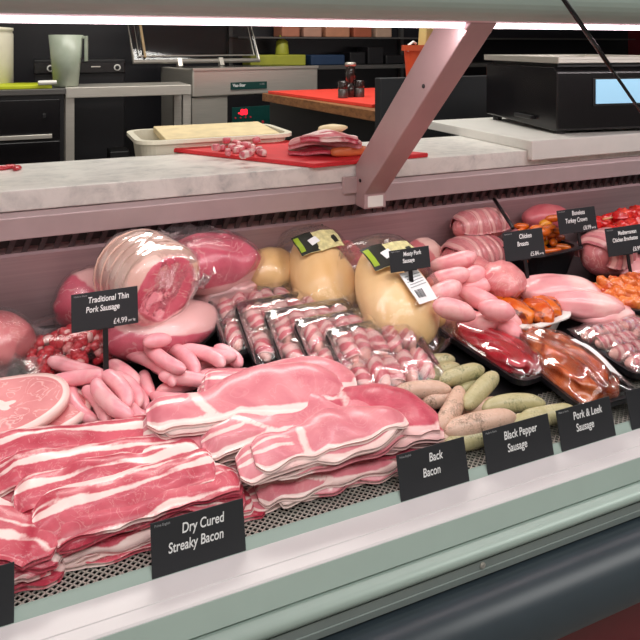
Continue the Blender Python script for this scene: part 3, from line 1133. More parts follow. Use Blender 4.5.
BANDS = [[(1.0, 0.14), (0.70, 0.03), (0.46, 0.07), (0.0, 0.02)],
         [(1.0, 0.11), (0.74, 0.055), (0.42, 0.035), (0.16, 0.03)],
         [(1.0, 0.16), (0.62, 0.04), (0.34, 0.05)],
         [(0.99, 0.17), (0.72, 0.025), (0.52, 0.05), (0.06, 0.04)]]


def back_field(s, w, seed):
    """s along (0 tail .. 1 loin), w across (0 rind side .. 1)"""
    r = np.random.default_rng(seed)
    ph = r.uniform(0, 6.28, 6)
    rim = 0.125 + 0.03 * np.sin(4 * s + ph[0])
    f = 0.5 + (rim - w) * 6
    # end of the loin
    f = np.maximum(f, 0.5 + (0.035 - (1 - s)) * 9 + (0.2 - w) * 1.2)
    # fat seam between the tail and the eye
    sc_ = 0.36 + 0.09 * np.sin(2.2 * w + ph[1]) - 0.18 * (w - 0.3)
    f = np.maximum(f, 0.5 + (0.024 - np.abs(s - sc_)) * 9 - np.maximum(0, w - 0.8) * 1.5)
    # tail bands
    tail = np.clip((sc_ - s) * 14, 0, 1)
    for c, h in ((0.48, 0.055), (0.72, 0.04), (0.99, 0.06)):
        cc = c + 0.05 * np.sin(9 * s + ph[2])
        f = np.maximum(f, (0.5 + (h - np.abs(w - cc)) * 6.5) * tail)
    # thin top edge
    f = np.maximum(f, 0.5 + (w - 1.01 + 0.02 * np.sin(6 * s + ph[3])) * 6)
    return np.clip(f, 0, 1)


def back_width(s):
    """lower and upper outline across the rasher, as fractions of its width"""
    loin = np.sqrt(np.clip(1 - ((s - 0.66) / 0.36) ** 2, 0, 1))
    tail = 0.52 * np.clip((s + 0.02) / 0.08, 0, 1) ** 0.5 * (1 - 0.25 * np.clip((s - 0.35) / 0.2, 0, 1))
    up = np.maximum(0.50 * loin, np.where(s < 0.55, tail * 0.42, 0))
    lo = np.maximum(0.50 * loin, np.where(s < 0.6, tail * 0.80 + 0.04 * np.sin(s * 5), 0))
    return lo, up


def solve_pts(pts, thick, k=1.0):
    """pixel points -> world points where each line of sight meets the top of what lies there"""
    return [at_z(px, py, scan_ray(px, py, lambda w: height(w[0], w[1], 0.010) + thick)) for px, py in pts]


YFRONT = [0.886]


def rasher(kind, ends, W, thick, mat, label, group, seed=0, ns=44, nw=13, k=1.0, wav=0.0015, xy=None, bands=None, droop=0.05, cat='bacon', name='bacon_rasher', flip=False, nb=3):
    """a rasher draped over whatever lies under it. ends: two pixel points (tail end first) or xy: two world points"""
    if xy is None:
        p = solve_pts(ends, thick)
        a, b = p[0][:2], p[1][:2]
    else:
        a, b = np.array(xy[0][:2]), np.array(xy[1][:2])
    L = np.linalg.norm(b - a)
    d = (b - a) / L
    nrm = np.array([-d[1], d[0]])          # points away from the customer
    r = np.random.default_rng(seed + 501)
    s = np.linspace(0, 1, ns)[:, None] * np.ones((1, nw))
    w = np.linspace(0, 1, nw)[None, :] * np.ones((ns, 1))
    ph = r.uniform(0, 6.28, 6)
    if kind == 'streaky':
        half = 0.5 * W * (1 + 0.06 * np.sin(9 * s + ph[0]) + 0.05 * np.sin(17 * s + ph[1])) * np.clip(np.minimum(s, 1 - s) * 26 + 0.55, 0, 1)
        off = (2 * w - 1) * half
        F_ = streaky_field(s, 1 - w if flip else w, seed, bands or BANDS[seed % len(BANDS)])
    else:
        se = 0.004 + s * 0.992
        lo, up = back_width(se)
        off = (-lo + w * (lo + up)) * W * (1 + 0.03 * np.sin(8 * s + ph[0]))
        F_ = back_field(s, 1 - w if flip else w, seed)
    bend = 0.010 * np.sin(3.0 * s + ph[2]) * (L / 0.2) * 0.6
    X = a[0] + d[0] * s * L + nrm[0] * (off + bend)
    Y = a[1] + d[1] * s * L + nrm[1] * (off + bend)
    yf = YFRONT[0] + r.uniform(0.004, 0.016) + 0.003 * np.sin(21 * s + ph[5])
    Y = Y + max(0.0, float((yf - Y).max())) * 0.6
    Y = np.where(Y < yf, yf + (Y - yf) * 0.2, np.minimum(Y, HY1 - 0.002))
    Zd = drape(X, Y, k, droop, nb)
    Z = Zd + thick + 0.0004
    Z = Z + wav * (np.sin(14 * s + ph[3] + 3 * w) + 0.6 * np.sin(31 * s + 5 * w + ph[4])) * 0.5 + wav * 0.5
    c = np.array([X.mean(), Y.mean(), Z.mean()])
    top = np.stack([X, Y, Z], -1).reshape(-1, 3)
    bot = top.copy(); bot[:, 2] = (Zd + 0.0004).reshape(-1)
    ed = (np.minimum(np.minimum(w, 1 - w) * nw, np.minimum(s, 1 - s) * ns) < 0.5).reshape(-1)
    V = np.concatenate([top, bot])
    # round the rim a little
    cen = np.array([0.0, 0.0, 0.0])
    V[:len(top)][ed, 2] -= thick * 0.15
    Fc = slab_faces(ns, nw)
    o = mesh(name, V - c, Fc, mat, None, True, attrs={'fat': np.concatenate([F_.reshape(-1)] * 2)}, loc=tuple(c))
    stamp(samples(top, grid_faces(ns, nw)))
    tag(o, label, cat, group)
    return o


# ------------------------------------------------------------------ sausages and lumps
def sausage_mesh(L, r, bend=0.0, nu=18, nv=14, seed=0, taper=0.25, nub=0.0, lump=0.05):
    """along X, centre at the origin; bend is the arc's sagitta over its length"""
    rg = np.random.default_rng(seed)
    t_ = np.linspace(-1, 1, nu)
    u = np.sin(t_ * math.pi / 2 * 0.995)
    x = u * L / 2
    e = r * 1.5 / (L / 2)
    prof = np.where(np.abs(u) > 1 - e, np.sqrt(np.clip(1 - ((np.abs(u) - (1 - e)) / e) ** 2, 0, 1)), 1.0)
    prof = prof * (1 - taper * np.abs(u) ** 2.2)
    rr = r * np.maximum(prof, 0.03)
    V = []
    for i in range(nu):
        yc = bend * L * (u[i] ** 2 - 0.4)
        for k in range(nv):
            a = 2 * math.pi * k / nv
            V.append((x[i], yc + rr[i] * math.cos(a), rr[i] * math.sin(a)))
    V = np.array(V)
    n = vnoise(V, 40 / max(r, 0.01) * 0.012, seed)
    sc = 1 + lump * n
    yc = np.repeat(bend * L * (u ** 2 - 0.4), nv)
    V[:, 1] = yc + (V[:, 1] - yc) * sc
    V[:, 2] *= sc
    Fc = grid_faces(nu, nv, closed_v=True)
    Fc.append(tuple(range(nv))); Fc.append(tuple((nu - 1) * nv + k for k in range(nv - 1, -1, -1)))
    return V, Fc


def lump(rx, ry, rz, nu=40, nv=26, seed=0, amp=0.06, freq=2.6, ex=1.0, ez=1.0, flat=0.0, fatfn=None):
    """super-ellipsoid with soft bumps; axis Z; ex/ez < 1 makes it boxier"""
    V = []
    sg = lambda v, p: math.copysign(abs(v) ** p, v)
    for i in range(nu):
        a = 2 * math.pi * i / nu
        for j in range(nv):
            b = -math.pi / 2 + math.pi * (j + 0.02) / (nv - 1 + 0.04)
            V.append((sg(math.cos(b), ez) * sg(math.cos(a), ex), sg(math.cos(b), ez) * sg(math.sin(a), ex), sg(math.sin(b), ez)))
    V = np.array(V)
    n = vnoise(V, freq, seed)
    n2 = vnoise(V, freq * 2.4, seed + 9)
    V0 = V.copy()
    V = V * (1 + amp * n + amp * 0.4 * n2)[:, None]
    if flat:
        V[:, 2] = np.where(V[:, 2] < 0, V[:, 2] * (1 - flat), V[:, 2])
    V = V * np.array([rx, ry, rz])
    Fc = grid_faces(nu, nv, closed_u=True)
    Fc.append(tuple(i * nv for i in range(nu - 1, -1, -1)))
    Fc.append(tuple(i * nv + nv - 1 for i in range(nu)))
    return V, Fc, V0


def loft(rings, cap=True, closed=True):
    """rings: list of (n,3) arrays"""
    nu, nv = len(rings), len(rings[0])
    V = np.concatenate(rings)
    Fc = grid_faces(nu, nv, closed_v=closed)
    if cap:
        Fc.append(tuple(range(nv))); Fc.append(tuple((nu - 1) * nv + k for k in range(nv - 1, -1, -1)))
    return V, Fc


def puff(V, Fc, amount, seed=0, freq=30.0, jit=0.35):
    """an outer skin for film: the mesh pushed out along rough normals, creased"""
    V = np.asarray(V, float)
    N = np.zeros_like(V)
    for f in Fc:
        p = V[list(f)]
        n = np.zeros(3)
        for i in range(len(p)):
            a, b = p[i] - p[0], p[(i + 1) % len(p)] - p[0]
            n += np.cross(a, b)
        for i in f:
            N[i] += n
    l = np.linalg.norm(N, axis=1, keepdims=True); l[l == 0] = 1
    N /= l
    c = V.mean(0)
    s = np.sign(np.sum(N * (V - c)).item() or 1)
    k = amount * (1 + jit * vnoise(V, freq, seed) + jit * 0.7 * vnoise(V, freq * 2.5, seed + 5))
    return V + s * N * k[:, None]


def thing_at(name, label, cat, loc, rot=(0, 0, 0), group=None):
    return thing(name, label, cat, tuple(loc), rot, group)


ORD = ['first', 'second', 'third', 'fourth', 'fifth', 'sixth', 'seventh', 'eighth', 'ninth', 'tenth', 'eleventh', 'twelfth', 'thirteenth',
       'fourteenth', 'fifteenth', 'sixteenth', 'seventeenth', 'eighteenth', 'nineteenth', 'twentieth']
# ------------------------------------------------------------------ food materials
PINKFAT = (246, 214, 214)
M['streaky'] = meat('streaky bacon', (176, 46, 68), (206, 88, 104), (236, 196, 194), (244, 218, 212), amp=0.34, nscale=110, soft=0.10, vein=0.22, vein_scale=34, rough=0.36, mottle=22)
M['back'] = meat('back bacon', (206, 110, 124), (224, 142, 150), (238, 200, 196), (246, 220, 214), amp=0.20, nscale=90, soft=0.07, vein=0.12, vein_scale=16, rough=0.33, mottle=20)
M['back_deep'] = meat('back bacon side', (176, 50, 74), (206, 92, 110), (232, 186, 184), amp=0.34, nscale=80, soft=0.1, vein=0.14, vein_scale=22, mottle=24)
M['gammon'] = meat('gammon steak', (200, 106, 112), (218, 134, 136), (242, 206, 200), amp=0.14, nscale=60, vein=0.5, vein_scale=16, rough=0.35)
M['joint'] = meat('rolled pork', (202, 62, 90), (226, 106, 126), (230, 180, 166), (242, 202, 190), amp=0.26, nscale=50, vein=0.62, vein_scale=14, rough=0.38)
M['joint_red'] = meat('deep pink pork', (198, 68, 96), (222, 110, 130), (236, 184, 182), amp=0.26, nscale=40, vein=0.52, vein_scale=11)
M['pork_pale'] = meat('pale pork', (204, 104, 112), (224, 142, 142), (242, 198, 188), amp=0.32, nscale=46, vein=0.5, vein_scale=18)
M['chipolata'] = meat('thin pork sausage', (244, 156, 168), (250, 184, 190), (250, 198, 196), amp=0.35, nscale=190, soft=0.2, mottle=40, rough=0.33, bump=0.12)
M['pork_sausage'] = meat('thick pork sausage', (238, 150, 158), (248, 180, 182), (250, 204, 200), amp=0.35, nscale=170, soft=0.2, mottle=34, rough=0.34, bump=0.12)
M['pepper_sausage'] = meat('pale speckled sausage', (206, 168, 146), (222, 188, 168), (138, 112, 92), amp=0.9, nscale=330, soft=0.16, mottle=60, rough=0.42, bump=0.3)
M['leek_sausage'] = meat('greenish leek sausage', (172, 164, 118), (196, 186, 146), (112, 116, 76), amp=0.9, nscale=260, soft=0.16, mottle=40, rough=0.42, bump=0.3)
M['diced'] = meat('diced meat', (176, 26, 44), (214, 66, 74), (244, 206, 200), amp=0.25, nscale=60, vein=0.1)
M['chicken_skin'] = meat('chicken skin', (232, 190, 128), (242, 208, 158), (246, 214, 190), amp=0.5, nscale=45, soft=0.25, mottle=10, rough=0.35, bump=0.25)
M['chicken_raw'] = meat('raw chicken breast', (236, 152, 158), (246, 180, 182), (250, 206, 202), amp=0.30, nscale=40, soft=0.16, mottle=12, rough=0.25, coat=0.5, bump=0.15)
M['marinade'] = meat('orange marinated chicken', (196, 70, 14), (232, 122, 26), (110, 30, 10), amp=0.9, nscale=120, soft=0.14, mottle=26, rough=0.25, coat=0.6, bump=0.5)
M['kebab_orange'] = meat('orange kebab meat', (206, 96, 44), (238, 142, 70), (190, 60, 24), amp=0.8, nscale=90, soft=0.2, mottle=24, rough=0.3, coat=0.5, bump=0.4)
M['kebab_red'] = meat('red kebab meat', (196, 16, 22), (226, 36, 34), (232, 84, 60), amp=0.5, nscale=80, soft=0.2, mottle=22, rough=0.25, coat=0.5, bump=0.4)
M['red_marinade'] = meat('red marinated meat', (156, 6, 30), (204, 22, 46), (226, 84, 100), amp=0.8, nscale=36, soft=0.2, mottle=14, rough=0.25, coat=0.5)
M['bbq'] = meat('brown glazed ribs', (120, 34, 10), (212, 92, 30), (222, 128, 80), amp=1.3, nscale=50, soft=0.3, mottle=24, rough=0.22, coat=0.7, bump=0.4)
M['pig'] = meat('bare cocktail sausage', (238, 168, 160), (246, 190, 180), (250, 208, 200), amp=0.12, nscale=140, rough=0.35)
M['wrap'] = meat('bacon wrapping', (196, 82, 98), (218, 122, 130), (234, 190, 186), amp=0.4, nscale=120, soft=0.14, vein=0.3, vein_scale=60, rough=0.33)
M['turkey_wrap'] = meat('bacon over turkey', (196, 108, 116), (216, 142, 144), (228, 172, 168), amp=0.34, nscale=70, soft=0.14, vein=0.45, vein_scale=30)
M['cold_ham'] = meat('smooth pink ham', (200, 88, 100), (218, 120, 124), (230, 150, 150), amp=0.3, nscale=30, rough=0.4)
M['film'] = film_mat('packing film', milk=0.01, wr=40, bump=0.13, refl=0.45)
M['film_tight'] = film_mat('tight packing film', milk=0.0, wr=26, bump=0.10, refl=0.36, rough=0.05)
M['bag'] = film_mat('vacuum bag', milk=0.035, wr=40, bump=0.22, rough=0.12, refl=0.42)
M['tray_black'] = plain('black food tray', (24, 23, 27), 0.3, coat=0.3)
M['enamel'] = plain('white enamel dish', (232, 230, 226), 0.25, coat=0.5, var=0.02)
M['label_white'] = plain('white paper label', (236, 236, 238), 0.55, var=0.02)
M['label_black'] = plain('black printed label', (34, 36, 30), 0.45)
M['label_green'] = plain('lime printed label', (150, 176, 40), 0.45)
M['label_cream'] = plain('cream printed label', (214, 206, 150), 0.5, var=0.25, nscale=80)
M['skewer'] = plain('bamboo skewer', (222, 176, 120), 0.55)
M['string'] = plain('butcher string', (226, 186, 170), 0.7)
from mathutils.bvhtree import BVHTree


def add_part(name, V, Fc, mat, parent, fat=None, smooth=True):
    at = {'fat': fat if fat is not None else np.zeros(len(V))}
    return mesh(name, V, Fc, mat, parent, smooth, attrs=at)


def patch(V, Fc, c, w, h, rot, direction=(0, 0, -1), n=9, off=0.0012, up=None):
    """a label grid thrown onto a mesh along a direction. c: centre (local), w/h along two axes across the direction"""
    bvh = BVHTree.FromPolygons([tuple(v) for v in V], [tuple(f) for f in Fc])
    d = Vector(direction).normalized()
    e2 = Vector(up or (0, 1, 0)); e2 = (e2 - d * e2.dot(d)).normalized()
    e1 = e2.cross(-d).normalized()
    ca, sa = math.cos(rot), math.sin(rot)
    pts = []
    for i in range(n):
        for j in range(n):
            a = (i / (n - 1) - 0.5) * w; b = (j / (n - 1) - 0.5) * h
            p = Vector(c) + e1 * (a * ca - b * sa) + e2 * (a * sa + b * ca)
            hit = bvh.ray_cast(p - d * 0.5, d)
            pts.append((hit[0] - d * off) if hit[0] is not None else None)
    ok = [p for p in pts if p is not None]
    if not ok:
        return None
    m = sum(((p - Vector(c)).dot(d) for p in ok)) / len(ok)
    P = []
    for q, p in enumerate(pts):
        if p is None:
            i, j = divmod(q, n)
            a = (i / (n - 1) - 0.5) * w; b = (j / (n - 1) - 0.5) * h
            p = Vector(c) + e1 * (a * ca - b * sa) + e2 * (a * sa + b * ca) + d * m
        P.append(p)
    # stiff paper: smooth it
    A = np.array([tuple(p) for p in P]).reshape(n, n, 3)
    for _ in range(4):
        B = A.copy()
        B[1:-1, 1:-1] = (A[:-2, 1:-1] + A[2:, 1:-1] + A[1:-1, :-2] + A[1:-1, 2:]) / 4
        A = np.where(((B - A) @ np.array(-d))[..., None] > 0, B, A)
    top = A.reshape(-1, 3)
    bot = top + np.array(d) * 0.0006
    return np.concatenate([top, bot]), slab_faces(n, n)


# ================================================================== back left: joints in vacuum bags
def bagged(name, label, cat, V, Fc, fat, mat, px, py, rot, amount=0.006, anchor=(0, 0, 0), part='meat_joint', seed=0, pen=0.012, flaps=(), strings=None, group=None, h=None, xy=None):
    P = puff(V, Fc, amount, seed, 28) if amount else V
    o = settle(samples(P, Fc, 0.004), px, py, rot, anchor, pen, h=h, xy=xy)
    root = thing_at(name, label, cat, o, rot, group)
    add_part(part, V, Fc, mat, root, fat)
    if strings:
        for s in strings:
            s.build('string', M['string'], root, smooth=True)
    if amount:
        bg = add_part('vacuum_bag', P, Fc, M['bag'], root)
        for (c, w, h, tilt, az) in flaps:
            n = 8
            g = []
            for i in range(n):
                for j in range(n):
                    a, b = i / (n - 1) - 0.5, j / (n - 1)
                    g.append((a * w * (1 - 0.15 * b), b * h, 0.006 * math.sin(9 * a + 5 * b + seed) + 0.004 * math.sin(21 * a)))
            T = Matrix.Translation(c) @ Matrix.Rotation(az, 4, 'Z') @ Matrix.Rotation(tilt, 4, 'X')
            g = np.array([tuple(T @ Vector(p)) for p in g])
            tb_ = np.array((T.to_3x3() @ Vector((0, 0, 0.0006))))
            add_part('bag_flap', np.concatenate([g, g - tb_]), slab_faces(n, n), M['bag'], bg)
    return root


# joint lying under the rolled joint
V, Fc, V0 = lump(0.118, 0.070, 0.048, seed=3, amp=0.05, freq=2.0)
fat = np.clip(0.5 + (V0[:, 2] - 0.15 + 0.5 * V0[:, 0]) * 1.4, 0, 1)
bagged('pork_joint', 'bagged pork joint with white fat lying beneath the big rolled joint', 'meat joint', V, Fc, fat, M['joint_red'], 163, 331, (0, 0, 0.25), 0.005, h=0.05, seed=2,
       flaps=(((0.11, -0.02, 0.0), 0.06, 0.05, 0.3, -1.7),))
# joint behind to the left
V, Fc, V0 = lump(0.075, 0.06, 0.062, seed=5, amp=0.06)
fat = np.clip(0.5 + (V0[:, 0] * 0.7 + V0[:, 2] * 0.9 - 0.25) * 1.2, 0, 1)
bagged('pork_joint', 'small bagged pork joint half hidden behind the rolled joint', 'meat joint', V, Fc, fat, M['joint_red'], 90, 290, (0.1, 0.2, 0.5), 0.005, h=0.07, seed=5)

# the big rolled joint, cut face towards the customer
nu, nv = 46, 40
rings, fatv = [], []
prof = [(-0.078, 0.012), (-0.080, 0.045), (-0.076, 0.066), (-0.066, 0.079), (-0.045, 0.084)]
prof += [(-0.045 + 0.095 * k / 14, 0.085 + 0.0016 * math.sin(k * 1.9)) for k in range(1, 14)]
prof += [(0.050, 0.084), (0.064, 0.081), (0.073, 0.074)] + [(0.076 + 0.004 * math.cos(k / 9 * 1.57), 0.070 * (1 - k / 9)) for k in range(1, 9)] + [(0.0805, 0.001)]
for x, r in prof:
    a = np.arange(nv) * 2 * math.pi / nv
    rr = 0.93 * r * (1 + 0.035 * np.sin(2 * a + 0.7) + 0.025 * np.sin(3 * a))
    rings.append(np.stack([np.full(nv, x), rr * np.cos(a), rr * np.sin(a)], 1))
    f_ = 1.0 if x < 0.074 else 0.0
    ang = 0.25 * np.sin(a + 2.0) + 0.12 * np.sin(3 * a)
    fatv.append(np.clip((np.full(nv, 0.95) if x < 0.06 else 0.5 + (r - 0.066 + 0.012 * ang) * 40), 0, 1))
V, Fc = loft(rings)
V = V + 0.003 * np.stack([vnoise(V, 40, 1), vnoise(V, 40, 2), vnoise(V, 40, 3)], 1)
fat = np.concatenate(fatv)
strs = []
for x in (-0.05, -0.025, 0.0, 0.025, 0.05):
    s = MB(); pts = []
    for k in range(28):
        a = 2 * math.pi * k / 28
        r = 0.0805 * (1 + 0.035 * math.sin(2 * a + 0.7) + 0.025 * math.sin(3 * a))
        pts.append((x + 0.003 * math.sin(a * 2), r * math.cos(a), r * math.sin(a)))
    s.tube(pts, 0.0017, 6, close=True)
    strs.append(s)
bagged('rolled_joint', 'large rolled and strung pork joint in clear bag, round cut face showing', 'meat joint', V, Fc, fat, M['joint'], 145, 276, (0, 0.10, math.radians(-66)), 0.005, h=0.16, seed=8, strings=strs,
       flaps=(((0.06, 0.075, -0.03), 0.08, 0.05, 0.9, -1.2),))

# low cut with white fat, right of the rolled joint, then the big red one on it
V, Fc, V0 = lump(0.105, 0.066, 0.048, seed=13, amp=0.07)
fat = np.clip(0.5 + (-V0[:, 0] * 0.8 + V0[:, 2] * 0.5 - 0.12) * 1.5, 0, 1)
bagged('pork_joint', 'bagged pork joint with white fat beside the stacked trays', 'meat joint', V, Fc, fat, M['joint_red'], 234, 298, (0.0, 0.12, 0.35), 0.005, h=0.04, seed=14)
V, Fc, V0 = lump(0.105, 0.072, 0.060, 56, 36, seed=21, amp=0.085, freq=3.0, ex=0.85, ez=0.85)
fat = np.clip(0.5 + (-V0[:, 2] * 1.0 - 0.35 + 0.3 * V0[:, 0]) * 1.3, 0, 1)
bagged('pork_joint', 'bright pink bagged pork joint on top near the back wall', 'meat joint', V, Fc, fat, M['joint_red'], 212, 261, (0.15, 0.08, 0.25), 0.008, h=0.13, seed=22,
       flaps=(((-0.03, 0.05, 0.045), 0.15, 0.05, 0.1, 0.1), ((-0.1, -0.02, -0.02), 0.05, 0.05, -0.5, 1.9)))

# far left bag with a pink joint and a bag of diced meat
V, Fc, V0 = lump(0.066, 0.07, 0.050, seed=31, amp=0.07)
fat = np.clip(0.5 + (0.2 - np.abs(V0[:, 2] - 0.1) * 1.6 - 0.25) * 1.2, 0, 1)
bagged('pork_joint', 'pale pink pork joint in a loose clear bag at far left of the display', 'meat joint', V, Fc, fat, M['pork_pale'], -4, 345, (0, 0, 0.2), 0.008, h=0.05, seed=32,
       flaps=(((0.03, -0.07, -0.01), 0.10, 0.06, -0.45, 2.6), ((0.065, 0.0, -0.01), 0.10, 0.06, -0.2, -1.7)))
rg = np.random.default_rng(5)
VV, FF, ft = [], [], []
for k in range(190):
    s = rg.uniform(0.0065, 0.0105)
    v, f, v0 = lump(s * rg.uniform(0.9, 1.5), s, s * 0.8, 8, 7, seed=100 + k, amp=0.12, ex=0.6, ez=0.6)
    R = Rm(tuple(rg.uniform(-1.5, 1.5, 3)))
    p = np.array([rg.uniform(-0.085, 0.085), rg.uniform(-0.06, 0.06), 0])
    p[2] = 0.012 + max(0, 0.036 * (1 - (p[0] / 0.1) ** 2 - (p[1] / 0.075) ** 2)) * rg.uniform(0.3, 1.0)
    b = len(VV)
    VV += list(v @ R.T + p); FF += [tuple(b + i for i in q) for q in f]
    ft += [float(np.clip(rg.normal(0.30, 0.20), 0, 1))] * len(v)
VV = np.array(VV)
o = settle(samples(VV, FF, 0.006), 76, 342, (0.12, 0, 0.15), (0, 0, 0.03), 0.006, h=0.048)
root = thing_at('meat_bag', 'clear bag of diced red meat and fat behind the thin sausage ticket', 'bag of meat', o, (0.12, 0, 0.15))
dm = add_part('diced_meat', VV, FF, M['diced'], root, np.array(ft)); dm['kind'] = 'stuff'
V, Fc, V0 = lump(0.108, 0.08, 0.034, 40, 22, seed=41, amp=0.04, ex=0.7, ez=0.75)
V = V + np.array([0, 0, 0.034])
add_part('vacuum_bag', puff(V, Fc, 0.003, 3, 40), Fc, M['film'], root)
stamp(samples(V @ Rm((0.12, 0, 0.15)).T + o, Fc, 0.006))

# ================================================================== whole chickens in bags
V, Fc, V0 = lump(0.075, 0.06, 0.055, seed=51, amp=0.05)
o = settle(samples(V, Fc), 268, 273, (0, 0, 0.2), (0, 0, 0.0), 0.01, h=0.08)
root = thing_at('whole_chicken', 'orange skinned bagged bird half hidden between pink joint and bagged chicken', 'chicken', o, (0, 0, 0.2))
add_part('chicken_body', V, Fc, M['chicken_skin'], root)
add_part('film_bag', puff(V, Fc, 0.003, 7), Fc, M['film'], root)
pt = patch(V, Fc, (0.05, -0.02, 0), 0.03, 0.04, 0.2, (-0.3, 0.5, -0.8))
if pt: add_part('price_label', pt[0], pt[1], M['label_white'], root, smooth=False)
V, Fc, V0 = lump(0.05, 0.04, 0.055, seed=53, amp=0.04)
o = settle(samples(V, Fc), 343, 262, (0, 0, 0.1), (0, 0, 0.0), 0.008, h=0.06)
root = thing_at('pork_piece', 'plain pink piece of meat peeping over the first bagged chicken', 'meat', o, (0, 0, 0.1))
add_part('meat_body', V, Fc, M['cold_ham'], root)


def chicken(xy, rot, label, L=0.118, W=0.082, Hh=0.066, seed=60, barcode=True):
    V, Fc, V0 = lump(W, L, Hh, 48, 34, seed=seed, amp=0.025, ez=0.9)
    # two breast lobes with a shallow keel, broader towards the lower end
    tpr = 1 - 0.22 * (V[:, 1] / L)
    V[:, 0] *= tpr
    keel = np.exp(-(V[:, 0] / 0.012) ** 2) * np.clip(V0[:, 2], 0, 1) * 0.004
    V[:, 2] -= keel
    # flat base
    V[:, 2] = np.maximum(V[:, 2], -Hh * 0.62)
    # legs folded at the sides
    legs = []
    for sg in (-1, 1):
        lv, lf, _ = lump(0.024, 0.058, 0.026, 22, 14, seed=seed + 3, amp=0.04)
        lv[:, 0] *= (1 - 0.25 * lv[:, 1] / 0.058)
        R = Rm((0.15, 0, sg * 0.30))
        legs.append((lv @ R.T + np.array([sg * W * 0.80, -L * 0.28, -Hh * 0.12]), lf))
    allV = np.concatenate([V] + [l[0] for l in legs])
    allP = np.concatenate([samples(V, Fc)] + [samples(a, b) for a, b in legs])
    S, SF, S0 = lump(W * 1.22, L * 1.16, Hh * 1.10, 48, 30, seed=seed + 9, amp=0.02, ex=0.62, ez=0.72)
    S[:, 2] = np.maximum(S[:, 2], -Hh * 0.64)
    S = puff(S, SF, 0.002, seed, 60, 1.0)
    allP = np.concatenate([allP, samples(S, SF)])
    o = settle(allP, None, None, rot, (0, 0, 0), 0.012, xy=xy, soft=None)
    root = thing_at('whole_chicken', label, 'chicken', o, rot)
    add_part('chicken_body', V, Fc, M['chicken_skin'], root)
    for a, b in legs:
        add_part('drumstick', a, b, M['chicken_skin'], root)
    # bag: a loose sleeve, boxier than the bird and open at the top end
    bg = add_part('film_bag', S, SF, M['film'], root)
    q = patch(S, SF, (0.004, L * 0.44, 0), W * 1.5, L * 0.52, 0.04, n=12, off=0.0016)
    lb_ = add_part('brand_label', q[0], q[1], M['label_cream'], root, smooth=False)
    q = patch(S, SF, (-W * 0.42, L * 0.44, 0), W * 0.66, L * 0.53, 0.04, n=9, off=0.0026)
    add_part('label_panel', q[0], q[1], M['label_black'], lb_, smooth=False)
    q = patch(S, SF, (-W * 0.64, L * 0.44, 0), W * 0.16, L * 0.40, 0.04, n=7, off=0.0036)
    add_part('label_stripe', q[0], q[1], M['label_green'], lb_, smooth=False)
    q = patch(S, SF, (-W * 0.16, L * 0.44, 0), W * 0.34, L * 0.16, 0.35, n=7, off=0.0042)
    add_part('label_oval', q[0], q[1], M['label_white'], lb_, smooth=False)
    q = patch(S, SF, (W * 0.58, L * 0.42, 0), W * 0.16, L * 0.2, 0.2, n=6, off=0.003)
    add_part('label_picture', q[0], q[1], M['label_black'], lb_, smooth=False)
    if barcode:
        q = patch(S, SF, (W * 0.16, -L * 0.30, 0), W * 0.62, L * 0.62, 0.10, n=9, off=0.002)
        pl_ = add_part('price_label', q[0], q[1], M['label_white'], root, smooth=False)
        for k in range(7):
            q = patch(S, SF, (W * (-0.02 + 0.028 * k * 1.2), -L * 0.45, 0), W * (0.010 if k % 3 else 0.018), L * 0.15, 0.10, n=3, off=0.0034)
            if q: add_part('barcode_bar', q[0], q[1], M['text_dark'], pl_, smooth=False)
        for k in range(5):
            q = patch(S, SF, (W * 0.16, -L * (0.08 + 0.055 * k), 0), W * (0.5 - 0.06 * (k % 2)), L * 0.012, 0.10, n=4, off=0.0034)
            if q: add_part('print_line', q[0], q[1], M['text_dim'], pl_, smooth=False)
    stamp(samples(S @ Rm(rot).T + o, SF, 0.006))
    return root


chicken((0.592, 1.385), (math.radians(34), math.radians(-4), math.radians(4)), 'bagged whole chicken with printed label, the farther of two, by the back wall', seed=60, barcode=False, L=0.108, W=0.072, Hh=0.058)
chicken((0.700, 1.24), (math.radians(33), 0, math.radians(6)), 'large yellow bagged whole chicken with white barcode label', seed=66, L=0.120, W=0.082, Hh=0.062)


# ================================================================== film-wrapped trays
def packed_tray(name, label, w, d, h, contents_P, mat=None, film='film', dome=0.004):
    """tray_body, film; contents (local sample points) decide the film's height. Returns a function that places it."""
    nx, ny = 34, 30
    gx = np.linspace(-w / 2, w / 2, nx); gy = np.linspace(-d / 2, d / 2, ny)
    Z = np.full((nx, ny), h)
    i = np.clip(np.round((contents_P[:, 0] + w / 2) / w * (nx - 1)).astype(int), 0, nx - 1)
    j = np.clip(np.round((contents_P[:, 1] + d / 2) / d * (ny - 1)).astype(int), 0, ny - 1)
    np.maximum.at(Z, (i, j), contents_P[:, 2] + 0.002)
    Z0 = Z.copy()
    for _ in range(14):
        B = np.pad(Z, 1, mode='edge')
        Z = np.maximum(Z0, (B[:-2, 1:-1] + B[2:, 1:-1] + B[1:-1, :-2] + B[1:-1, 2:]) / 4)
    for _ in range(2):
        B = np.pad(Z, 1, mode='edge')
        Z = (B[:-2, 1:-1] + B[2:, 1:-1] + B[1:-1, :-2] + B[1:-1, 2:] + 2 * Z) / 6
    Z[0, :] = Z[-1, :] = h + 0.0005; Z[:, 0] = Z[:, -1] = h + 0.0005
    X, Y = np.meshgrid(gx, gy, indexing='ij')
    # rounded corners
    rc = 0.02
    for a in (0, 1):
        pass
    top = np.stack([X, Y, Z + dome], -1).reshape(-1, 3)
    bot = top - np.array([0, 0, 0.0005])
    return np.concatenate([top, bot]), slab_faces(nx, ny), top


def tray_shell(w, d, h, root):
    o = tub(w, d, h, wall=0.003, r=0.022, taper=0.012, rim=0.004, name='tray_body', mat=M['tray_black'], parent=root)
    return o


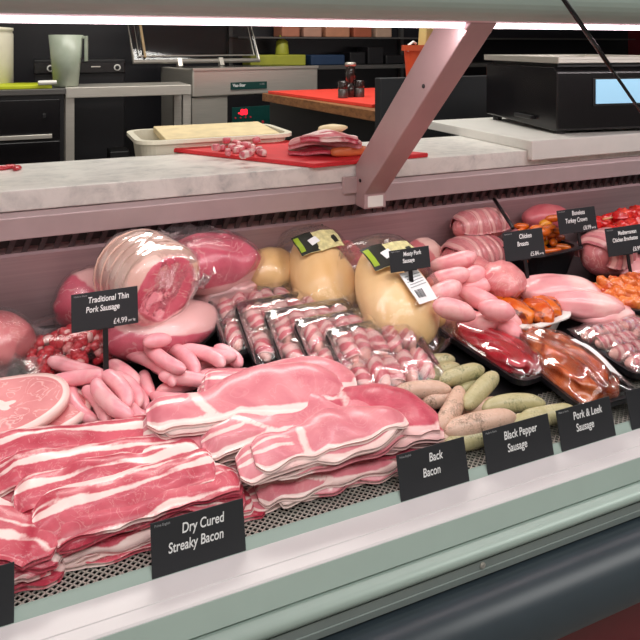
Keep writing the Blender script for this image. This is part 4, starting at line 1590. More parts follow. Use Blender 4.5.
def euler_of(R):
    return tuple(Matrix(R.tolist()).to_euler('XYZ'))


# one bacon-wrapped cocktail sausage, copied for all the rest
def make_pig(L=0.062, r=0.0125, seed=0):
    root = thing('wrapped_sausage', 'x', 'bacon-wrapped sausage')
    V, Fc = sausage_mesh(L, r, 0.02, 14, 12, seed, 0.12)
    add_part('cocktail_sausage', V, Fc, M['pig'], root)
    # wrapping: a band wound round the middle, slightly skew, with an overlapping second turn
    nu, nv = 12, 18
    rings, ft = [], []
    for i in range(nu):
        x = (i / (nu - 1) - 0.5) * L * 0.66
        a = np.arange(nv) * 2 * math.pi / nv
        skew = 0.10 * L * np.sin(a)
        e = 1.0 - 0.9 * (1 if i in (0, nu - 1) else 0) * 0.18
        rr = (r + 0.0022 + 0.0012 * math.sin(i * 2.3)) * e * (1 + 0.04 * np.sin(3 * a + i * 0.8))
        rings.append(np.stack([x + skew, rr * np.cos(a), rr * np.sin(a)], 1))
        b = (i / (nu - 1))
        ft.append(np.clip(0.5 + (0.12 - np.abs(b - 0.25 - 0.05 * np.sin(2 * a))) * 5, 0, 1) * 1.0)
        ft[-1] = np.maximum(ft[-1], np.clip(0.5 + (0.08 - np.abs(b - 0.68 - 0.05 * np.sin(3 * a + 1))) * 5, 0, 1))
        ft[-1] = np.maximum(ft[-1], np.clip(0.5 + (b - 0.95) * 5, 0, 1))
    W_, WF = loft(rings, cap=False)
    # thickness
    Wi = W_ * np.array([1, 0.93, 0.93])
    N = len(W_)
    F2 = list(WF) + [tuple(N + q for q in f[::-1]) for f in WF]
    for k in range(nv):
        k2 = (k + 1) % nv
        F2.append((k, N + k, N + k2, k2)); e0 = (nu - 1) * nv
        F2.append((e0 + k, e0 + k2, N + e0 + k2, N + e0 + k))
    add_part('bacon_wrap', np.concatenate([W_, Wi]), F2, M['wrap'], root, np.concatenate([np.concatenate(ft)] * 2))
    return root, np.concatenate([samples(V, Fc, 0.005), samples(W_, WF, 0.005)])


def copy_tree(o, parent=None):
    c = o.copy(); COL.objects.link(c)
    if parent is not None:
        c.parent = parent
    for ch in list(o.children):
        copy_tree(ch, c)
    return c


pig0, PIGP = make_pig()
pig_used = [False]


def place_pig(loc, R, label, group, scale=1.0):
    if pig_used[0]:
        o = copy_tree(pig0)
    else:
        o = pig0; pig_used[0] = True
    o.location = tuple(loc); o.rotation_euler = euler_of(R)
    o.scale = (scale,) * 3
    tag(o, label, 'bacon-wrapped sausage', group)


def pig_tray(xy, rot, label, where, w=0.188, d=0.158, h=0.030, cols=5, rows=2, seed=0, lab=True, pen=0.004, along='y', scale=1.17, show=None, black=True, anchor_z=0.03):
    rg = np.random.default_rng(seed)
    spots, P = [], []
    for c in range(cols):
        for r_ in range(rows):
            x = (c + 0.5) / cols * (w - 0.026) - (w - 0.026) / 2
            y = (r_ + 0.5) / rows * (d - 0.022) - (d - 0.022) / 2
            a = (math.pi / 2 if along == 'y' else 0) + rg.normal(0, 0.10)
            if rg.random() < 0.5: a += math.pi
            Rl = Rm((0, 0, a)) @ Rm((rg.uniform(0, 6.28), 0, 0))
            loc = np.array([x + rg.normal(0, 0.0015), y, 0.005 + 0.0165 * scale + rg.uniform(0, 0.004)])
            spots.append((c, r_, loc, Rl))
            P.append((PIGP * scale) @ Rl.T + loc)
    P = np.concatenate(P)
    FV, FF_, top = packed_tray('', '', w + 0.004, d + 0.004, h, P)
    base = np.array([[x, y, 0] for x in np.linspace(-w / 2 + 0.012, w / 2 - 0.012, 40) for y in np.linspace(-d / 2 + 0.012, d / 2 - 0.012, 36)])
    rimP = np.array([[x, y, h - 0.008] for x in np.linspace(-w / 2, w / 2, 60) for y in (-d / 2, d / 2)] + [[x, y, h - 0.008] for y in np.linspace(-d / 2, d / 2, 50) for x in (-w / 2, w / 2)])
    SP = np.concatenate([base, rimP, samples(top, grid_faces(34, 30))])
    o = settle(SP, None, None, rot, (0, 0, 0), pen, xy=xy, soft=None)
    root = thing_at('meat_tray', label, 'tray of meat', o, rot)
    tb_ = tray_shell(w, d, h, root); tb_.location = (-w / 2, -d / 2, 0)
    mesh('film_cover', FV, FF_, M['film'], root, True)
    R = Rm(rot)
    rows_n = ['front', 'back'] if rows == 2 else ['front', 'second', 'third', 'back']
    for c, r_, loc, Rl in spots:
        if show and not show(c, r_): continue
        place_pig(R @ loc + o, R @ Rl, '%s bacon-wrapped sausage from the left in the %s row of %s' % (ORD[c], rows_n[r_], where), 'bacon-wrapped sausages in ' + where, scale)
    return root


tl = math.radians(26)
TX, TY, TDX, TDY = 0.608, 1.125, 0.045, 0.053
for k, (lab_, wh_) in enumerate((
        ('black film-wrapped tray peeping out at the back left of the tray row', 'the rearmost tray'),
        ('black film tray of bacon-wrapped sausages, second from the back of the tray row', 'the second tray'),
        ('black film tray of bacon-wrapped sausages in the middle of the tray row', 'the middle tray'),
        ('black film tray of bacon-wrapped sausages, second from the front of the tray row', 'the fourth tray'),
        ('black film tray of bacon-wrapped sausages foremost in the row, beside the speckled sausages', 'the foremost tray'))):
    pig_tray((TX - TDX * (4 - k), TY + TDY * (4 - k)), (tl, 0, math.radians(1)), lab_, wh_, seed=k + 1)
# ================================================================== right-hand back of the display
def simple_meat(name, label, cat, size, px, py, rot, mat, seed=0, amp=0.06, fat=None, part='meat_body', pen=0.008, ex=1, ez=1, flat=0.0, film=None, lift=0.0, freq=2.6, group=None, anchor=(0, 0, 0), h=None, xy=None):
    V, Fc, V0 = lump(*size, seed=seed, amp=amp, ex=ex, ez=ez, flat=flat, freq=freq)
    f = fat(V0) if fat else np.zeros(len(V))
    o = settle(samples(V, Fc), px, py, rot, anchor, pen, lift=lift, h=h, xy=xy)
    if film:
        root = thing_at(name, label, cat, o, rot, group)
        add_part(part, V, Fc, mat, root, f)
        add_part('film_bag', puff(V, Fc, 0.003, seed + 1, 40, 0.8), Fc, M[film], root)
        return root
    ob = add_part(name, V, Fc, mat, None, f)
    ob.location = tuple(o); ob.rotation_euler = rot
    tag(ob, label, cat, group)
    return ob


def bands_fat(n, ph=0.0, ax=0, w=0.25):
    return lambda V0: np.clip(0.5 + (np.sin(V0[:, ax] * n + ph + 0.8 * V0[:, 2]) - 1 + 2 * w) * 0.9, 0, 1)


def crown(name, label, cat, px, py, size, rot, seed, n=5, mat='turkey_wrap', lift=0.0, pen=0.008, h=None, xy=None):
    """a joint laid over with rows of bacon strips"""
    rx, ry, rz = size
    V, Fc, V0 = lump(rx, ry, rz, seed=seed, amp=0.04)
    R = Rm(rot)
    P = [samples(V, Fc)]
    strips = []
    for k in range(n):
        x0 = (k + 0.5) / n * 2 - 1
        x0 *= 0.86
        nu, nv = 22, 7
        pts, ft = [], []
        for i in range(nu):
            b = -0.25 + (math.pi + 0.5) * i / (nu - 1)
            for j in range(nv):
                q = (j / (nv - 1) - 0.5)
                xx = x0 + q * 1.9 / n * 1.12 + 0.03 * math.sin(3 * b + k)
                c = max(0.15, (1 - min(0.999, abs(xx)) ** 3.4)) ** 0.42
                s = 1.02 + 0.085 * math.cos(q * math.pi) + (0.01 if k % 2 else 0)
                pts.append((xx * rx, math.cos(b) * ry * c * s, math.sin(b) * rz * c * s))
                ft.append(np.clip(0.5 + (0.10 - abs(q - 0.22)) * 5, 0, 1) if k % 2 else np.clip(0.5 + (0.16 - abs(q + 0.2)) * 4, 0, 1))
        A = np.array(pts)
        strips.append((np.concatenate([A, A * 0.97]), slab_faces(nu, nv), np.array(ft * 2)))
        P.append(A)
    o = settle(np.concatenate(P), px, py, rot, (0, 0, 0), pen, lift=lift, h=h, xy=xy)
    root = thing_at(name, label, cat, o, rot)
    add_part('meat_body', V, Fc, M['pork_pale'], root)
    for a, b, c in strips:
        add_part('bacon_strip', a, b, M[mat], root, c)
    return root


# against the wall, left to right
simple_meat('chicken_piece', 'salmon pink skin-on piece behind the Meaty Pork ticket', 'meat', (0.066, 0.040, 0.050), 424, 256, (0.0, 0.35, 0.1), M['pork_pale'], seed=71, fat=lambda v: np.clip(0.5 + (v[:, 0] * 0.6 + v[:, 2] - 0.4), 0, 1))
crown('wrapped_joint', 'bacon-laid joint with layered strips against the back, behind the thick sausages', 'meat joint', 474, 254, (0.100, 0.058, 0.046), (0, 0.05, 0.25), 72, 9)
crown('wrapped_joint', 'row of rolled bacon-topped meat beneath the black ticket arm', 'meat joint', 508, 240, (0.090, 0.045, 0.040), (0, 0.0, 0.05), 74, 8, xy=(1.10, 1.475))
simple_meat('turkey_breast', 'dull pink creased breast joint lying in front of the bacon-laid joint', 'meat', (0.080, 0.060, 0.036), 468, 272, (0.2, 0.1, 0.35), M['pork_pale'], seed=73, amp=0.08, pen=0.012)
simple_meat('turkey_breast', 'dull pink folded breast between thick sausages and Chicken ticket', 'meat', (0.060, 0.050, 0.038), 503, 281, (0.2, 0.0, 0.5), M['pork_pale'], seed=76, amp=0.08, pen=0.012)
# hams and crowns farther right
crown('wrapped_joint', 'pale rolled joint behind the black bowl, under the smooth ham', 'meat joint', 556, 236, (0.10, 0.042, 0.045), (0, 0, 0.05), 79, 8, xy=(1.285, 1.48))
simple_meat('ham_joint', 'smooth pink ham lying highest against the back wall', 'meat joint', (0.085, 0.045, 0.035), 546, 213, (0.0, 0.06, 0.15), M['cold_ham'], seed=78, amp=0.04, pen=0.012)
crown('wrapped_turkey', 'bacon-striped turkey crown between the two small tickets at right', 'turkey', 606, 254, (0.100, 0.060, 0.060), (0.1, 0.10, 0.4), 81, 8, h=0.06)
simple_meat('turkey_breast', 'plain pale pink breast under the Mediterranean ticket at the edge', 'meat', (0.085, 0.05, 0.024), 634, 266, (0, 0, 0.2), M['chicken_raw'], seed=83, amp=0.08, h=0.03)


# kebabs -----------------------------------------------------------
def kebab(name, label, px, py, rot, mat, n=5, r=0.022, seed=0, group=None, pen=0.008, h=None):
    rg = np.random.default_rng(seed)
    L = n * r * 1.5
    P, parts = [], []
    for k in range(n):
        V, Fc, V0 = lump(r * rg.uniform(0.85, 1.05), r * rg.uniform(0.95, 1.2), r * rg.uniform(0.8, 1.0), 20, 14, seed=seed * 10 + k, amp=0.22, freq=3.0)
        V = V + np.array([(k + 0.5) * r * 1.5 - L / 2, rg.normal(0, 0.003), rg.normal(0, 0.003)])
        parts.append((V, Fc)); P.append(samples(V, Fc))
    o = settle(np.concatenate(P), px, py, rot, (0, 0, 0), pen, h=h)
    root = thing_at(name, label, 'kebab', o, rot, group)
    for V, Fc in parts:
        add_part('meat_piece', V, Fc, M[mat], root, np.clip(vnoise(V, 90, seed) * 0.3 + 0.3, 0, 1))
    s = MB(); s.tube([(-L / 2 - 0.045, 0, 0), (L / 2 + 0.02, 0, 0)], 0.0022, 8)
    s.build('skewer', M['skewer'], root, smooth=True)
    return root


def black_dish(label, px, py, w, d, h, rot=(0, 0, 0), name='serving_dish', mat='tray_black', flare=0.012, rim=0.012, anchor=None, pen=0.001, r=0.03, hh=None, xy=None):
    prof = [(flare, 0.0), (0.0, h), (-rim, h + 0.002), (-rim, h + 0.005), (0.003, h + 0.005), (flare + 0.004, 0.006)]
    V, Fc = [], []
    for ins, z in prof:
        P = [(x - w / 2, y - d / 2) for x, y in rrect(w - 2 * ins, d - 2 * ins, max(r - ins * 0.3, 0.008), 6, ins, ins)]
        n = len(P); V += [(x, y, z) for x, y in P]
    for i in range(len(prof) - 1):
        for k in range(n):
            Fc.append((i * n + k, i * n + (k + 1) % n, (i + 1) * n + (k + 1) % n, (i + 1) * n + k))
    Fc.append(tuple(range(n - 1, -1, -1))); Fc.append(tuple((len(prof) - 1) * n + k for k in range(n)))
    V = np.array(V)
    P = np.concatenate([V, np.array([[x, y, 0.006] for x in np.linspace(-w / 2 + flare, w / 2 - flare, 50) for y in np.linspace(-d / 2 + flare, d / 2 - flare, 50)])])
    g = [samples(V, [f for f in Fc if len(f) == 4])]
    o = settle(np.concatenate([P] + g), px, py, rot, anchor or (0, 0, h), pen, h=hh, xy=xy)
    ob = mesh(name, V, Fc, M[mat], None, False, loc=tuple(o), rot=rot)
    b = ob.modifiers.new('bevel', 'BEVEL'); b.width = 0.0015; b.segments = 2; b.limit_method = 'ANGLE'
    tag(ob, label, 'dish')
    return ob, o


black_dish('black dish under the bright red kebabs at the right edge', None, None, 0.20, 0.13, 0.070, (0, 0, 0.05), xy=(1.575, 1.425))
for k, (px, py, a) in enumerate(((622, 231, 0.35), (640, 224, 0.30), (612, 222, 0.28), (634, 213, 0.25), (655, 236, 0.3))):
    kebab('meat_kebab', ['bright red kebab lowest in the heap, above the Mediterranean ticket', 'bright red kebab in the middle of the heap at the right edge',
                         'bright red kebab nearest the Turkey Crown ticket', 'topmost bright red kebab against the back wall', 'bright red kebab mostly beyond the right edge of the photo'][k],
          px, py, (0, 0.0, a * 0.5), 'kebab_red', 6, 0.021, 20 + k, 'bright red kebabs', h=(0.095, 0.11, 0.10, 0.12, 0.10)[k])

# black bowl of peppers and marinated meat
ob, ow = black_dish('deep square black bowl of orange peppers and meat behind the Chicken ticket', 541, 247, 0.170, 0.115, 0.070, (0, 0, 0.10), rim=0.014, flare=0.018, hh=0.085)
rg = np.random.default_rng(77)
for k in range(40):
    xq = ow[0] + ((k % 8) - 3.5) * 0.0215 * (1 - 0.05 * (k // 8)) + rg.uniform(-.004, .004); yq = ow[1] + rg.uniform(-0.032, 0.032)
    yel = k in (3, 13, 21, 30, 38)
    V, Fc = sausage_mesh(rg.uniform(0.04, 0.06), rg.uniform(0.008, 0.012), rg.uniform(-0.12, 0.12), 12, 10, 200 + k, 0.3, lump=0.15)
    rot = (0, rg.uniform(-0.2, 0.2), rg.uniform(-0.5, 0.7))
    o = settle(samples(V, Fc), None, None, rot, (0, 0, 0), 0.004, xy=(xq, yq))
    b = add_part('marinated_strip', V, Fc, M['marinade'] if not yel else plain('yellow pepper %d' % k, (232, 150, 30), 0.3, coat=0.5), None, np.full(len(V), 0.3))
    b.location = tuple(o); b.rotation_euler = rot
    tag(b, ('yellow pepper strip ' if yel else 'orange marinated strip ') + '%s from the left in the %s layer of the black bowl' % (ORD[k % 8], ['bottom', 'second', 'third', 'fourth', 'top'][k // 8]), 'food strip', 'strips in the black bowl')

# raw chicken breasts, overlapping
for k, (px, py, sz, rot) in enumerate(((536, 304, (0.085, 0.050, 0.030), (0.1, 0.0, 0.15)), (600, 312, (0.085, 0.055, 0.028), (0, 0.06, -0.25)),
                                       (560, 292, (0.105, 0.055, 0.036), (0.10, 0.10, -0.12)), (585, 303, (0.095, 0.045, 0.028), (0.15, 0.12, -0.35)))):
    simple_meat('chicken_breast', ['raw pink chicken breast behind the white dish, lowest of the pile', 'raw pink chicken breast nearest the film-wrapped bacon', 'large glossy raw chicken breast on top, below the black bowl',
                                   'long raw chicken fillet lying along the front of the breast pile'][k], 'chicken', sz, px, py, rot, M['chicken_raw'], seed=90 + k, amp=0.07,
                fat=lambda v: np.clip(0.35 + 0.25 * np.sin(v[:, 0] * 4) + 0.1 * v[:, 2], 0, 1), group='raw chicken breasts', pen=0.012, h=(0.03, 0.03, 0.06, 0.055)[k])

# orange kebabs at the right edge in a dark tray
black_dish('low dark tray holding the orange kebabs at the right edge', 645, 300, 0.20, 0.15, 0.022, (0, 0, -0.1), rim=0.006, hh=0.02)
for k, (px, py, a) in enumerate(((642, 302, -0.2), (634, 291, -0.25), (640, 280, -0.2), (622, 285, -0.3))):
    kebab('meat_kebab', ['orange kebab foremost in the dark tray', 'orange kebab second from the front of the dark tray', 'orange kebab at the back of the dark tray', 'orange kebab with bare skewer end pointing at the black bowl'][k],
          px, py, (0, 0, a), 'kebab_orange', 6, 0.019, 40 + k, 'orange kebabs', h=(0.04, 0.045, 0.05, 0.05)[k])

# thick pork sausages
def sausages(items, mat, labels, group, r0, cat='sausage', name='pork_sausage', seed=0, bendmax=0.10, lmin=0.06, lmax=0.15, taper=0.22, pmax=0.3):
    for k, it in enumerate(items):
        (x0, y0), (x1, y1) = it[0], it[1]
        r = it[2] if len(it) > 2 and it[2] else r0
        m = it[3] if len(it) > 3 else mat
        rg = np.random.default_rng(seed + k)
        cpx, cpy = (x0 + x1) / 2, (y0 + y1) / 2
        hh = it[4] if len(it) > 4 else None
        z = at_deck(cpx, cpy, max(hh, r))[2] if hh else scan_ray(cpx, cpy, lambda w: height(w[0], w[1], 0.012) + r * 0.9)
        a, b = at_z(x0, y0, z), at_z(x1, y1, z)
        c = (a + b) / 2
        d = (b - a)[:2]; L = float(np.clip(np.linalg.norm(d) + r * 0.5, lmin, lmax)); d = d / np.linalg.norm(d)
        h0 = height(*(c[:2] - d * L * 0.3), 0.012); h1 = height(*(c[:2] + d * L * 0.3), 0.012)
        if hh: h0, h1 = deck(c[1] - d[1] * L * 0.3), deck(c[1] + d[1] * L * 0.3)
        pitch = float(np.clip(-math.atan2(h1 - h0, L * 0.6), -pmax, pmax))
        V, Fc = sausage_mesh(L, r, rg.uniform(-bendmax, bendmax), 20, 16, seed + k, taper)
        rot = (rg.uniform(-0.4, 0.4) * 0, pitch, math.atan2(d[1], d[0]))
        o = settle(samples(V, Fc), (x0 + x1) / 2, (y0 + y1) / 2, rot, (0, 0, 0), r * 0.22, h=max(hh, r) if hh else min(float(z - deck(c[1])), 0.115))
        ob = add_part(name, V, Fc, M[m], None, np.clip(0.30 + 0.12 * vnoise(V, 60, seed + k), 0, 1))
        ob.location = tuple(o); ob.rotation_euler = rot
        if ob.location.y - r < 0.888: ob.location.y = 0.888 + r
        tag(ob, labels[k], cat, group)


thick = [((438, 326), (480, 325)), ((455, 322), (500, 322)), ((425, 312), (462, 310)), ((480, 316), (520, 318)), ((430, 296), (470, 295)), ((450, 286), (492, 290)), ((428, 284), (465, 282)), ((497, 323), (520, 334)),
         ((402, 274), (424, 284)), ((463, 322), (498, 325)), ((480, 309), (513, 311)), ((434, 311), (474, 309)), ((461, 297), (501, 303)), ((426, 294), (461, 290)), ((464, 277), (484, 274)), ((427, 277), (469, 279)), ((430, 261), (476, 263))]
lab = ['thick pink sausage at the bottom of the heap behind the red marinated tray', 'thick pink sausage low in the heap behind the red marinated tray, farther right', 'thick pink sausage low in the heap beside the bagged chicken',
       'thick pink sausage low in the heap next to the white enamel dish', 'thick pink sausage buried mid-heap beside the bagged chicken', 'thick pink sausage buried mid-heap below the top two',
       'thick pink sausage buried just under the top of the heap', 'thick pink sausage end poking out by the white enamel dish', 'thick pink sausage directly under the Meaty Pork Sausage ticket',
       'thick pink sausage lowest in view, just above the red marinated tray', 'thick pink sausage touching the orange chicken pieces', 'thick pink sausage fourth from the top on the bagged chicken side',
       'fat pink sausage in the middle of the heap pointing at the orange chicken', 'thick pink sausage third from the top on the bagged chicken side', 'short pink sausage end jutting out behind the second one', 'thick pink sausage second from the top of the heap',
       'topmost thick pink sausage of the heap']
sausages(thick, 'pork_sausage', lab, 'thick pork sausages', 0.0212, seed=300, bendmax=0.07)

# white enamel dish of orange chicken
ob, ow = black_dish('white enamel dish of orange marinated chicken beside the thick sausages', 527, 313, 0.160, 0.120, 0.038, (0, 0, 0.15), mat='enamel', flare=0.014, rim=0.012, r=0.05, hh=0.045)
for k, (px, py, sz, a) in enumerate(((498, 303, (0.035, 0.045, 0.024), 0.3), (545, 306, (0.034, 0.045, 0.022), -0.2), (508, 292, (0.036, 0.03, 0.022), 0.1), (512, 312, (0.036, 0.048, 0.026), 0.2), (538, 312, (0.032, 0.046, 0.024), -0.1), (552, 300, (0.030, 0.04, 0.022), -0.4))):
    simple_meat('marinated_chicken', ['orange marinated chicken piece by the thick sausages', 'orange marinated chicken piece at the far right of the dish', 'small orange marinated chicken piece at the back of the dish',
                                      'plump orange marinated chicken piece at the front of the dish', 'orange marinated chicken piece at the front right above the dish rim', 'orange marinated chicken piece touching the raw breasts'][k],
                'chicken', sz, px, py, (0.1, 0, a), M['marinade'], seed=120 + k, amp=0.08, fat=lambda v: np.clip(0.25 + 0.3 * np.sin(v[:, 0] * 5 + v[:, 1] * 3), 0, 1), pen=0.01, group='marinated chicken pieces', h=0.058)

# marinated slabs in film trays -------------------------------------
def slab_tray(label, slab_name, slab_label, xy, rot, w, d, h, mat, seed, hump, n_rolls=1, label_strip=False, az=0.03, cat='meat'):
    SV, SF, S0 = lump(w * 0.47, d * 0.47, hump, 44, 26, seed=seed, amp=0.10, ex=0.7, ez=0.8, freq=3.4)
    ridge = 0.16 * hump * np.sin(S0[:, 0] * 10 + 2.5 * np.sin(3 * S0[:, 1])) * np.clip(S0[:, 2], 0, 1)
    SV[:, 2] += ridge * 1.6
    SV = SV + np.array([0, 0, 0.004 + hump * 0.78])
    SV[:, 2] = np.maximum(SV[:, 2], 0.004)
    FV, FF_, top = packed_tray('', '', w + 0.004, d + 0.004, h, SV)
    base = np.array([[x, y, 0] for x in np.linspace(-w / 2 + 0.012, w / 2 - 0.012, 44) for y in np.linspace(-d / 2 + 0.012, d / 2 - 0.012, 44)])
    rimP = np.array([[x, y, h - 0.008] for x in np.linspace(-w / 2, w / 2, 60) for y in (-d / 2, d / 2)] + [[x, y, h - 0.008] for y in np.linspace(-d / 2, d / 2, 60) for x in (-w / 2, w / 2)])
    o = settle(np.concatenate([base, rimP, samples(top, grid_faces(34, 30))]), None, None, rot, (0, 0, 0), 0.004, xy=xy, soft=None)
    root = thing_at('meat_tray', label, 'tray of meat', o, rot)
    tb_ = tray_shell(w, d, h, root); tb_.location = (-w / 2, -d / 2, 0)
    mesh('film_cover', FV, FF_, M['film_tight'], root, True)
    if label_strip:
        q = patch(FV, FF_, (w * 0.28, -d * 0.16, 0), 0.028, d * 0.42, 0.0, n=8, off=0.002)
        add_part('price_label', q[0], q[1], M['label_white'], root, smooth=False)
    m = add_part(slab_name, SV, SF, M[mat], None, np.clip(0.3 + 0.3 * vnoise(SV, 40, seed), 0, 1))
    m.location = tuple(o); m.rotation_euler = rot
    tag(m, slab_label, cat)
    return root


slab_tray('black film-wrapped tray beneath the dark red marinated meat', 'marinated_joint', 'dark red glossy marinated meat under film beside the thick sausages', (0.862, 1.105), (math.radians(5.2), math.radians(3), math.radians(10)),
          0.12, 0.225, 0.022, 'red_marinade', 131, 0.024)
pig_tray((1.155, 1.025), (math.radians(6), math.radians(0), math.radians(3)), 'black film-wrapped tray of bacon-wrapped sausages at the right edge', 'the right-hand tray', w=0.20, d=0.17, h=0.026, cols=3, rows=4, seed=9, along='x', scale=1.05)
slab_tray('black film-wrapped tray with paper label beneath the brown glazed ribs', 'glazed_ribs', 'brown glazed rack of ribs under film with white paper label', (0.950, 1.012), (math.radians(6), math.radians(2), math.radians(1)),
          0.14, 0.24, 0.024, 'bbq', 137, 0.030, label_strip=True)

# speckled and leek sausages
LK = 'leek_sausage'
fr = [((448, 452), (500, 438), None, LK, 0.016, 'greenish speckled sausage lying low just above the Black Pepper ticket'),
      ((462, 412), (502, 403), None, None, 0.016, 'pale speckled sausage buried under the crossing ones'),
      ((424, 402), (456, 397), None, None, 0.016, 'pale speckled sausage buried beside the back bacon'),
      ((426, 446), (458, 436), None, None, 0.015, 'pale speckled sausage low beside the back bacon and its ticket'),
      ((500, 430), (550, 419), None, LK, 0.015, 'greenish sausage lying low between the two sausage tickets'),
      ((417, 363), (454, 360), None, LK, 0.018, 'greenish leek sausage at the back, touching the bagged chicken'),
      ((427, 379), (458, 367), None, LK, 0.022, 'slim greenish leek sausage second from the bagged chicken'),
      ((458, 392), (482, 379), None, LK, 0.018, 'short greenish leek sausage under the curved one'),
      ((522, 420), (574, 410), None, LK, 0.019, 'pale greenish sausage just behind the Pork and Leek ticket'),
      ((441, 381), (482, 369), None, LK, 0.040, 'speckled greenish sausage pointing at the red marinated tray'),
      ((466, 404), (496, 376), None, LK, 0.036, 'curved greenish leek sausage beside the red marinated tray'),
      ((395, 393), (449, 388), None, None, 0.030, 'pale speckled sausage along the edge of the foremost film tray'),
      ((441, 426), (462, 391), None, None, 0.034, 'pale speckled sausage lying across, pointing away from the customer'),
      ((482, 408), (542, 401), None, LK, 0.022, 'long greenish sausage behind the big front one'),
      ((446, 432), (514, 416), 0.0185, None, 0.030, 'biggest pale speckled sausage, behind the Black Pepper ticket')]
fr_items = [(f[0], f[1], f[2], f[3] or 'pepper_sausage', f[4]) for f in fr]
lab = [f[5] for f in fr]
sausages(fr_items, 'pepper_sausage', lab, 'speckled sausages', 0.0160, seed=400, bendmax=0.09, name='speckled_sausage', taper=0.28)
# ================================================================== thin pork sausages
thin = [((158, 392), (200, 382)), ((150, 398), (190, 400)), ((196, 384), (240, 372)), ((60, 384), (118, 388)), ((105, 384), (150, 402)), ((150, 372), (205, 368)), ((190, 368), (235, 366)), ((60, 400), (110, 412)), ((115, 404), (150, 420)), ((160, 380), (215, 378)),
        ((48, 366), (105, 371)), ((67, 393), (91, 418)), ((87, 392), (110, 416)), ((110, 366), (138, 380)), ((142, 377), (150, 393)), ((106, 391), (146, 418)), ((114, 378), (143, 398)), ((91, 388), (128, 412)), ((43, 377), (108, 381)), ((104, 376), (132, 398)),
        ((216, 350), (242, 361)), ((201, 350), (234, 360)), ((183, 349), (226, 361)), ((130, 357), (178, 375)), ((168, 348), (200, 367)), ((144, 350), (182, 366)), ((144, 344), (170, 337))]
lab = ['filling the gap between the heaps and the bacon tail', 'lowest beside the back bacon tail', 'lowest of the far heap near the trays', 'buried near the gammon steak', 'buried in the middle of the near heap', 'buried under the far heap', 'buried at the bacon side of the far heap', 'low beside the gammon steak', 'low beside the back bacon', 'lowest under the far heap',
       'at the back of the near heap below the ticket stem', 'end hanging down next to the gammon steak', 'end hanging down second from the gammon steak', 'curled between the two heaps', 'standing short beside the back bacon',
       'lowest in the near heap against the streaky bacon', 'lying third from the top of the near heap toward the back bacon', 'running down the middle of the near heap', 'longest, lying across the top of the near heap', 'crossing the end of the longest one',
       'farthest right of the far heap, next to the film trays', 'second from the film trays in the far heap', 'third from the film trays in the far heap', 'longest in the far heap, lowest on its near side', 'mid-heap behind the bacon tail', 'lying across the top of the far heap', 'topmost of the far heap with a twisted end']
sausages(thin, 'chipolata', ['thin pink sausage ' + l for l in lab], 'thin pork sausages', 0.0130, name='thin_sausage', seed=500, bendmax=0.14, lmin=0.05, lmax=0.15, taper=0.18, pmax=0.18)


# ================================================================== gammon steaks
def steak(px, py, r, thick, label, seed, group, h):
    nr, na = 14, 56
    z = deck(1.1) + 0.03
    c = at_deck(px, py, h)
    global HM
    keep = HM.copy()
    HM[:] = deck(_yy)[None, :] + h - thick - 0.004
    a = np.arange(na) * 2 * math.pi / na
    rg = np.random.default_rng(seed); ph = rg.uniform(0, 6.28, 3)
    R = r * (1 + 0.05 * np.sin(2 * a + ph[0]) + 0.03 * np.sin(3 * a + ph[1]))
    pts, ft = [], []
    for i in range(nr):
        q = (i + 0.02) / (nr - 1 + 0.02)
        x = c[0] + q * R * np.cos(a) * 1.25; y = c[1] + q * R * np.sin(a) * 0.92
        pts.append(np.stack([x, y], 1))
        rim = 0.5 + (q - 0.90) * 9 * (0.65 + 0.35 * np.cos(a + 0.3))
        seam = 0.5 + (0.020 - np.abs(q - 0.30 - 0.10 * np.sin(3 * a))) * 9
        ctr = 0.5 + (0.16 - q + 0.05 * np.sin(4 * a)) * 8
        ft.append(np.clip(np.maximum(np.maximum(rim, seam - 0.25), ctr), 0, 1))
    P2 = np.concatenate(pts)
    Z = drape(P2[:, 0], P2[:, 1], 0.5, 0.06, 8) + thick + 0.001 + 0.003 * np.sin(P2[:, 0] * 40)
    top = np.stack([P2[:, 0], P2[:, 1], Z], 1)
    bot = top - np.array([0, 0, thick])
    N = len(top)
    Fc = grid_faces(nr, na, closed_v=True) + grid_faces(nr, na, closed_v=True, off=N, flip=True)
    e = (nr - 1) * na
    for k in range(na):
        k2 = (k + 1) % na
        Fc.append((e + k, N + e + k, N + e + k2, e + k2))
    Fc.append(tuple(range(na))[::-1]); Fc.append(tuple(N + k for k in range(na)))
    cc = top.mean(0)
    o = mesh('gammon_steak', np.concatenate([top, bot]) - cc, Fc, M['gammon'], None, True, attrs={'fat': np.concatenate([np.concatenate(ft)] * 2)}, loc=tuple(cc))
    stamp(samples(top, grid_faces(nr, na, closed_v=True)))
    np.maximum(HM, keep, out=HM)
    tag(o, label, 'gammon', group)


steak(24, 414, 0.080, 0.014, 'gammon steak lowest of the two, its edge showing by the thin sausages', 3, 'gammon steaks', 0.034)
steak(2, 402, 0.084, 0.015, 'round gammon steak with white fat rim and central bone, on top', 4, 'gammon steaks', 0.056)


